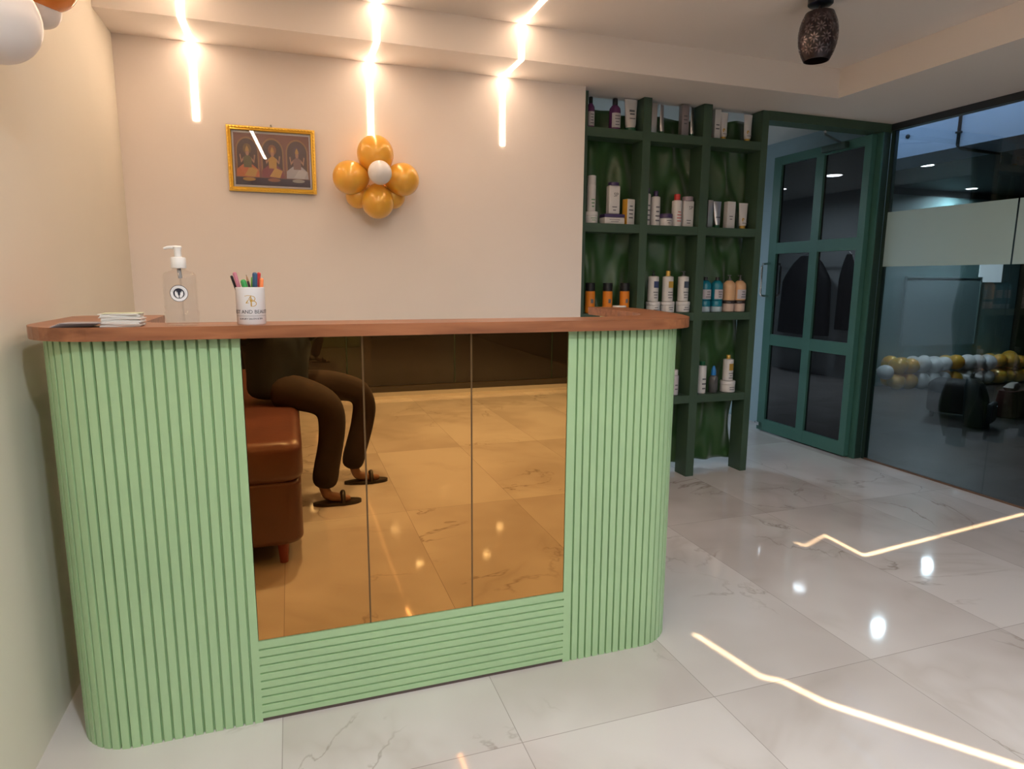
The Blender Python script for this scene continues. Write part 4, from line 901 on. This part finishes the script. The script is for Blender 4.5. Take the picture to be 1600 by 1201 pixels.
def person():
    t = thing('person', 'seated person in dark shirt and brown trousers holding a phone, mirrored in the bronze doors', 'person', (0, 0, 0))
    sk = mat('skin_brown', (0.26, 0.13, 0.075), 0.5, sss=0.05); shirt = mat('shirt_navy', (0.014, 0.024, 0.036), 0.8, noise=(8, 0.2)); tr = mat('trousers_brown', (0.026, 0.015, 0.012), 0.85, noise=(9, 0.2)); hair = mat('hair_black', (0.01, 0.008, 0.008), 0.6)
    pel = (-0.14, -0.24, 0.66)
    # body: spine, head, arms with hands, legs
    LH = (0.055, -0.045, 1.235); RH = (-0.075, -0.040, 1.235)
    def hand(wr, sgn, base):
        w_ = Vector(wr); ch = []
        palm = w_+Vector((0.0, 0.012, 0.045)); ch.append([base, (tuple(palm), (0.020, 0.014))])
        return palm, ch
    chains = [[(pel, 0.10), ((-0.13, -0.245, 0.78), 0.09), ((-0.12, -0.25, 0.92), 0.10), ((-0.11, -0.26, 1.04), 0.085), ((-0.105, -0.265, 1.12), 0.045), ((-0.095, -0.26, 1.18), 0.045), ((-0.085, -0.25, 1.25), 0.075), ((-0.08, -0.25, 1.32), 0.080), ((-0.08, -0.255, 1.38), 0.05)],
              [3, ((-0.20, -0.15, 1.05), 0.045), ((-0.27, -0.10, 0.93), 0.038), ((-0.22, -0.02, 1.03), 0.034), ((-0.10, -0.04, 1.17), 0.022), ((-0.082, -0.042, 1.215), (0.022, 0.014))],
              [3, ((0.0, -0.37, 1.05), 0.045), ((0.10, -0.36, 0.93), 0.038), ((0.13, -0.24, 1.01), 0.034), ((0.10, -0.09, 1.165), 0.022), ((0.085, -0.060, 1.215), (0.022, 0.014))],
              [0, ((0.0, -0.12, 0.645), 0.075), ((0.20, -0.03, 0.56), 0.055), ((0.175, -0.02, 0.35), 0.045), ((0.13, -0.01, 0.12), 0.032), ((0.15, -0.005, 0.05), 0.032), ((0.22, 0.01, 0.035), 0.028), ((0.28, 0.02, 0.028), 0.018)],
              [0, ((0.06, -0.34, 0.645), 0.075), ((0.42, -0.36, 0.57), 0.055), ((0.385, -0.36, 0.35), 0.045), ((0.33, -0.355, 0.12), 0.032), ((0.35, -0.355, 0.05), 0.032), ((0.42, -0.345, 0.035), 0.028), ((0.49, -0.34, 0.028), 0.018)]]
    # fingers: indices of the hand vertices
    n0 = 9; lh = n0+4; rh = n0+9
    nv = 9+5+5+7+7
    def fingers(hi, base, s):
        b = Vector(base); out_ = []
        for k in range(4):
            z = 0.012+0.017*k-0.01; L_ = (0.8, 0.95, 1.0, 0.9)[k]
            p1 = b+Vector((s*0.006, 0.018, 0.01+0.014*k)); p2 = p1+Vector((-s*0.012*L_, 0.014*L_, 0.004)); p3 = p2+Vector((-s*0.016*L_, -0.002, 0.002))
            out_.append([hi, (tuple(p1), 0.0085), (tuple(p2), 0.008), (tuple(p3), 0.0065)])
        p1 = b+Vector((-s*0.004, -0.018, 0.022)); p2 = p1+Vector((-s*0.014, -0.004, 0.02)); out_.append([hi, (tuple(p1), 0.010), (tuple(p2), 0.0085), (tuple(p2+Vector((-s*0.012, 0.0, 0.012))), 0.007)])
        return out_
    chains += fingers(lh, (-0.082, -0.042, 1.215), -1)+fingers(rh, (0.085, -0.060, 1.215), 1)
    body = skin('body', chains, sk, t)
    # face
    f = MB().sphere((-0.045, -0.183, 1.285), 0.012, 0.8, 1.2, 1.2, 10, 7); f.build('nose', sk, t, 60)
    for s in (-1, 1):
        MB().sphere((-0.055+s*0.03, -0.190-0.008*s, 1.31), 0.010, seg=10, rings=7).build('eye', mat('eye_white', (0.7, 0.7, 0.68), 0.3), t, 60)
        MB().sphere((-0.08+s*0.078, -0.25-0.02*s, 1.295), 0.022, 0.35, 0.7, 1.2, 10, 7).build('ear', sk, t, 60)
    MB().sphere((-0.048, -0.186, 1.245), 0.018, 1.2, 0.35, 0.28, 10, 7).build('mouth', mat('lips', (0.25, 0.08, 0.06), 0.5), t, 60)
    MB().sphere((-0.085, -0.268, 1.345), 0.090, 1.0, 1.0, 0.85, 20, 12).build('hair', hair, t, 60)
    skin('shirt', [[((-0.085, -0.21, 0.585), (0.19, 0.17)), ((-0.09, -0.215, 0.68), (0.185, 0.175)), ((-0.085, -0.225, 0.80), (0.175, 0.17)), ((-0.09, -0.235, 0.93), (0.16, 0.17)), ((-0.10, -0.25, 1.05), (0.11, 0.13)), ((-0.107, -0.263, 1.115), 0.055)],
                   [3, ((-0.20, -0.15, 1.05), 0.068), ((-0.27, -0.10, 0.94), 0.058), ((-0.235, -0.04, 1.005), 0.048)],
                   [3, ((0.0, -0.37, 1.05), 0.068), ((0.10, -0.36, 0.94), 0.058), ((0.125, -0.26, 0.995), 0.048)]], shirt, t)
    skin('trousers', [[((-0.12, -0.22, 0.655), (0.14, 0.13))],
                      [0, ((-0.04, -0.11, 0.650), 0.108), ((0.08, -0.05, 0.628), 0.100), ((0.175, -0.03, 0.580), 0.092), ((0.200, -0.03, 0.50), 0.086), ((0.185, -0.02, 0.36), 0.076), ((0.150, -0.015, 0.20), 0.078), ((0.135, -0.01, 0.085), 0.082)],
                      [0, ((-0.02, -0.31, 0.650), 0.105), ((0.20, -0.35, 0.640), 0.098), ((0.385, -0.36, 0.590), 0.088), ((0.415, -0.36, 0.50), 0.080), ((0.385, -0.36, 0.34), 0.074), ((0.34, -0.36, 0.20), 0.074), ((0.315, -0.355, 0.085), 0.078)]], tr, t)
    for x, y in ((0.205, 0.005), (0.405, -0.345)):
        out_ = [(x+px*1.0, y+py) for px, py in [(0.135*math.cos(a), 0.046*math.sin(a)*(1+0.18*math.cos(a))) for a in [2*PI*i/24 for i in range(24)]]]
        sl = MB().prism(out_, 0.0, 0.018); sl.tube([(x+0.03, y-0.045, 0.015), (x+0.03, y-0.03, 0.055), (x+0.03, y, 0.068), (x+0.03, y+0.03, 0.055), (x+0.03, y+0.045, 0.015)], 0.014)
        sl.build('sandal', mat('sandal_black', (0.02, 0.013, 0.010), 0.4), t, 50)
    ph = thing('phone', 'black phone held in landscape by the seated person', 'phone', (0, -0.016, 1.27), -CY)
    MB().bbox(0, 0, -0.036, 0.150, 0.008, 0.072, 0.003).build('phone_body', M_black, ph, 50)
    MB().box(-0.070, 0.070, -0.0048, -0.0041, -0.032, 0.032).build('screen', mat('screen_dark', (0.02, 0.02, 0.025), 0.1), ph)
person()
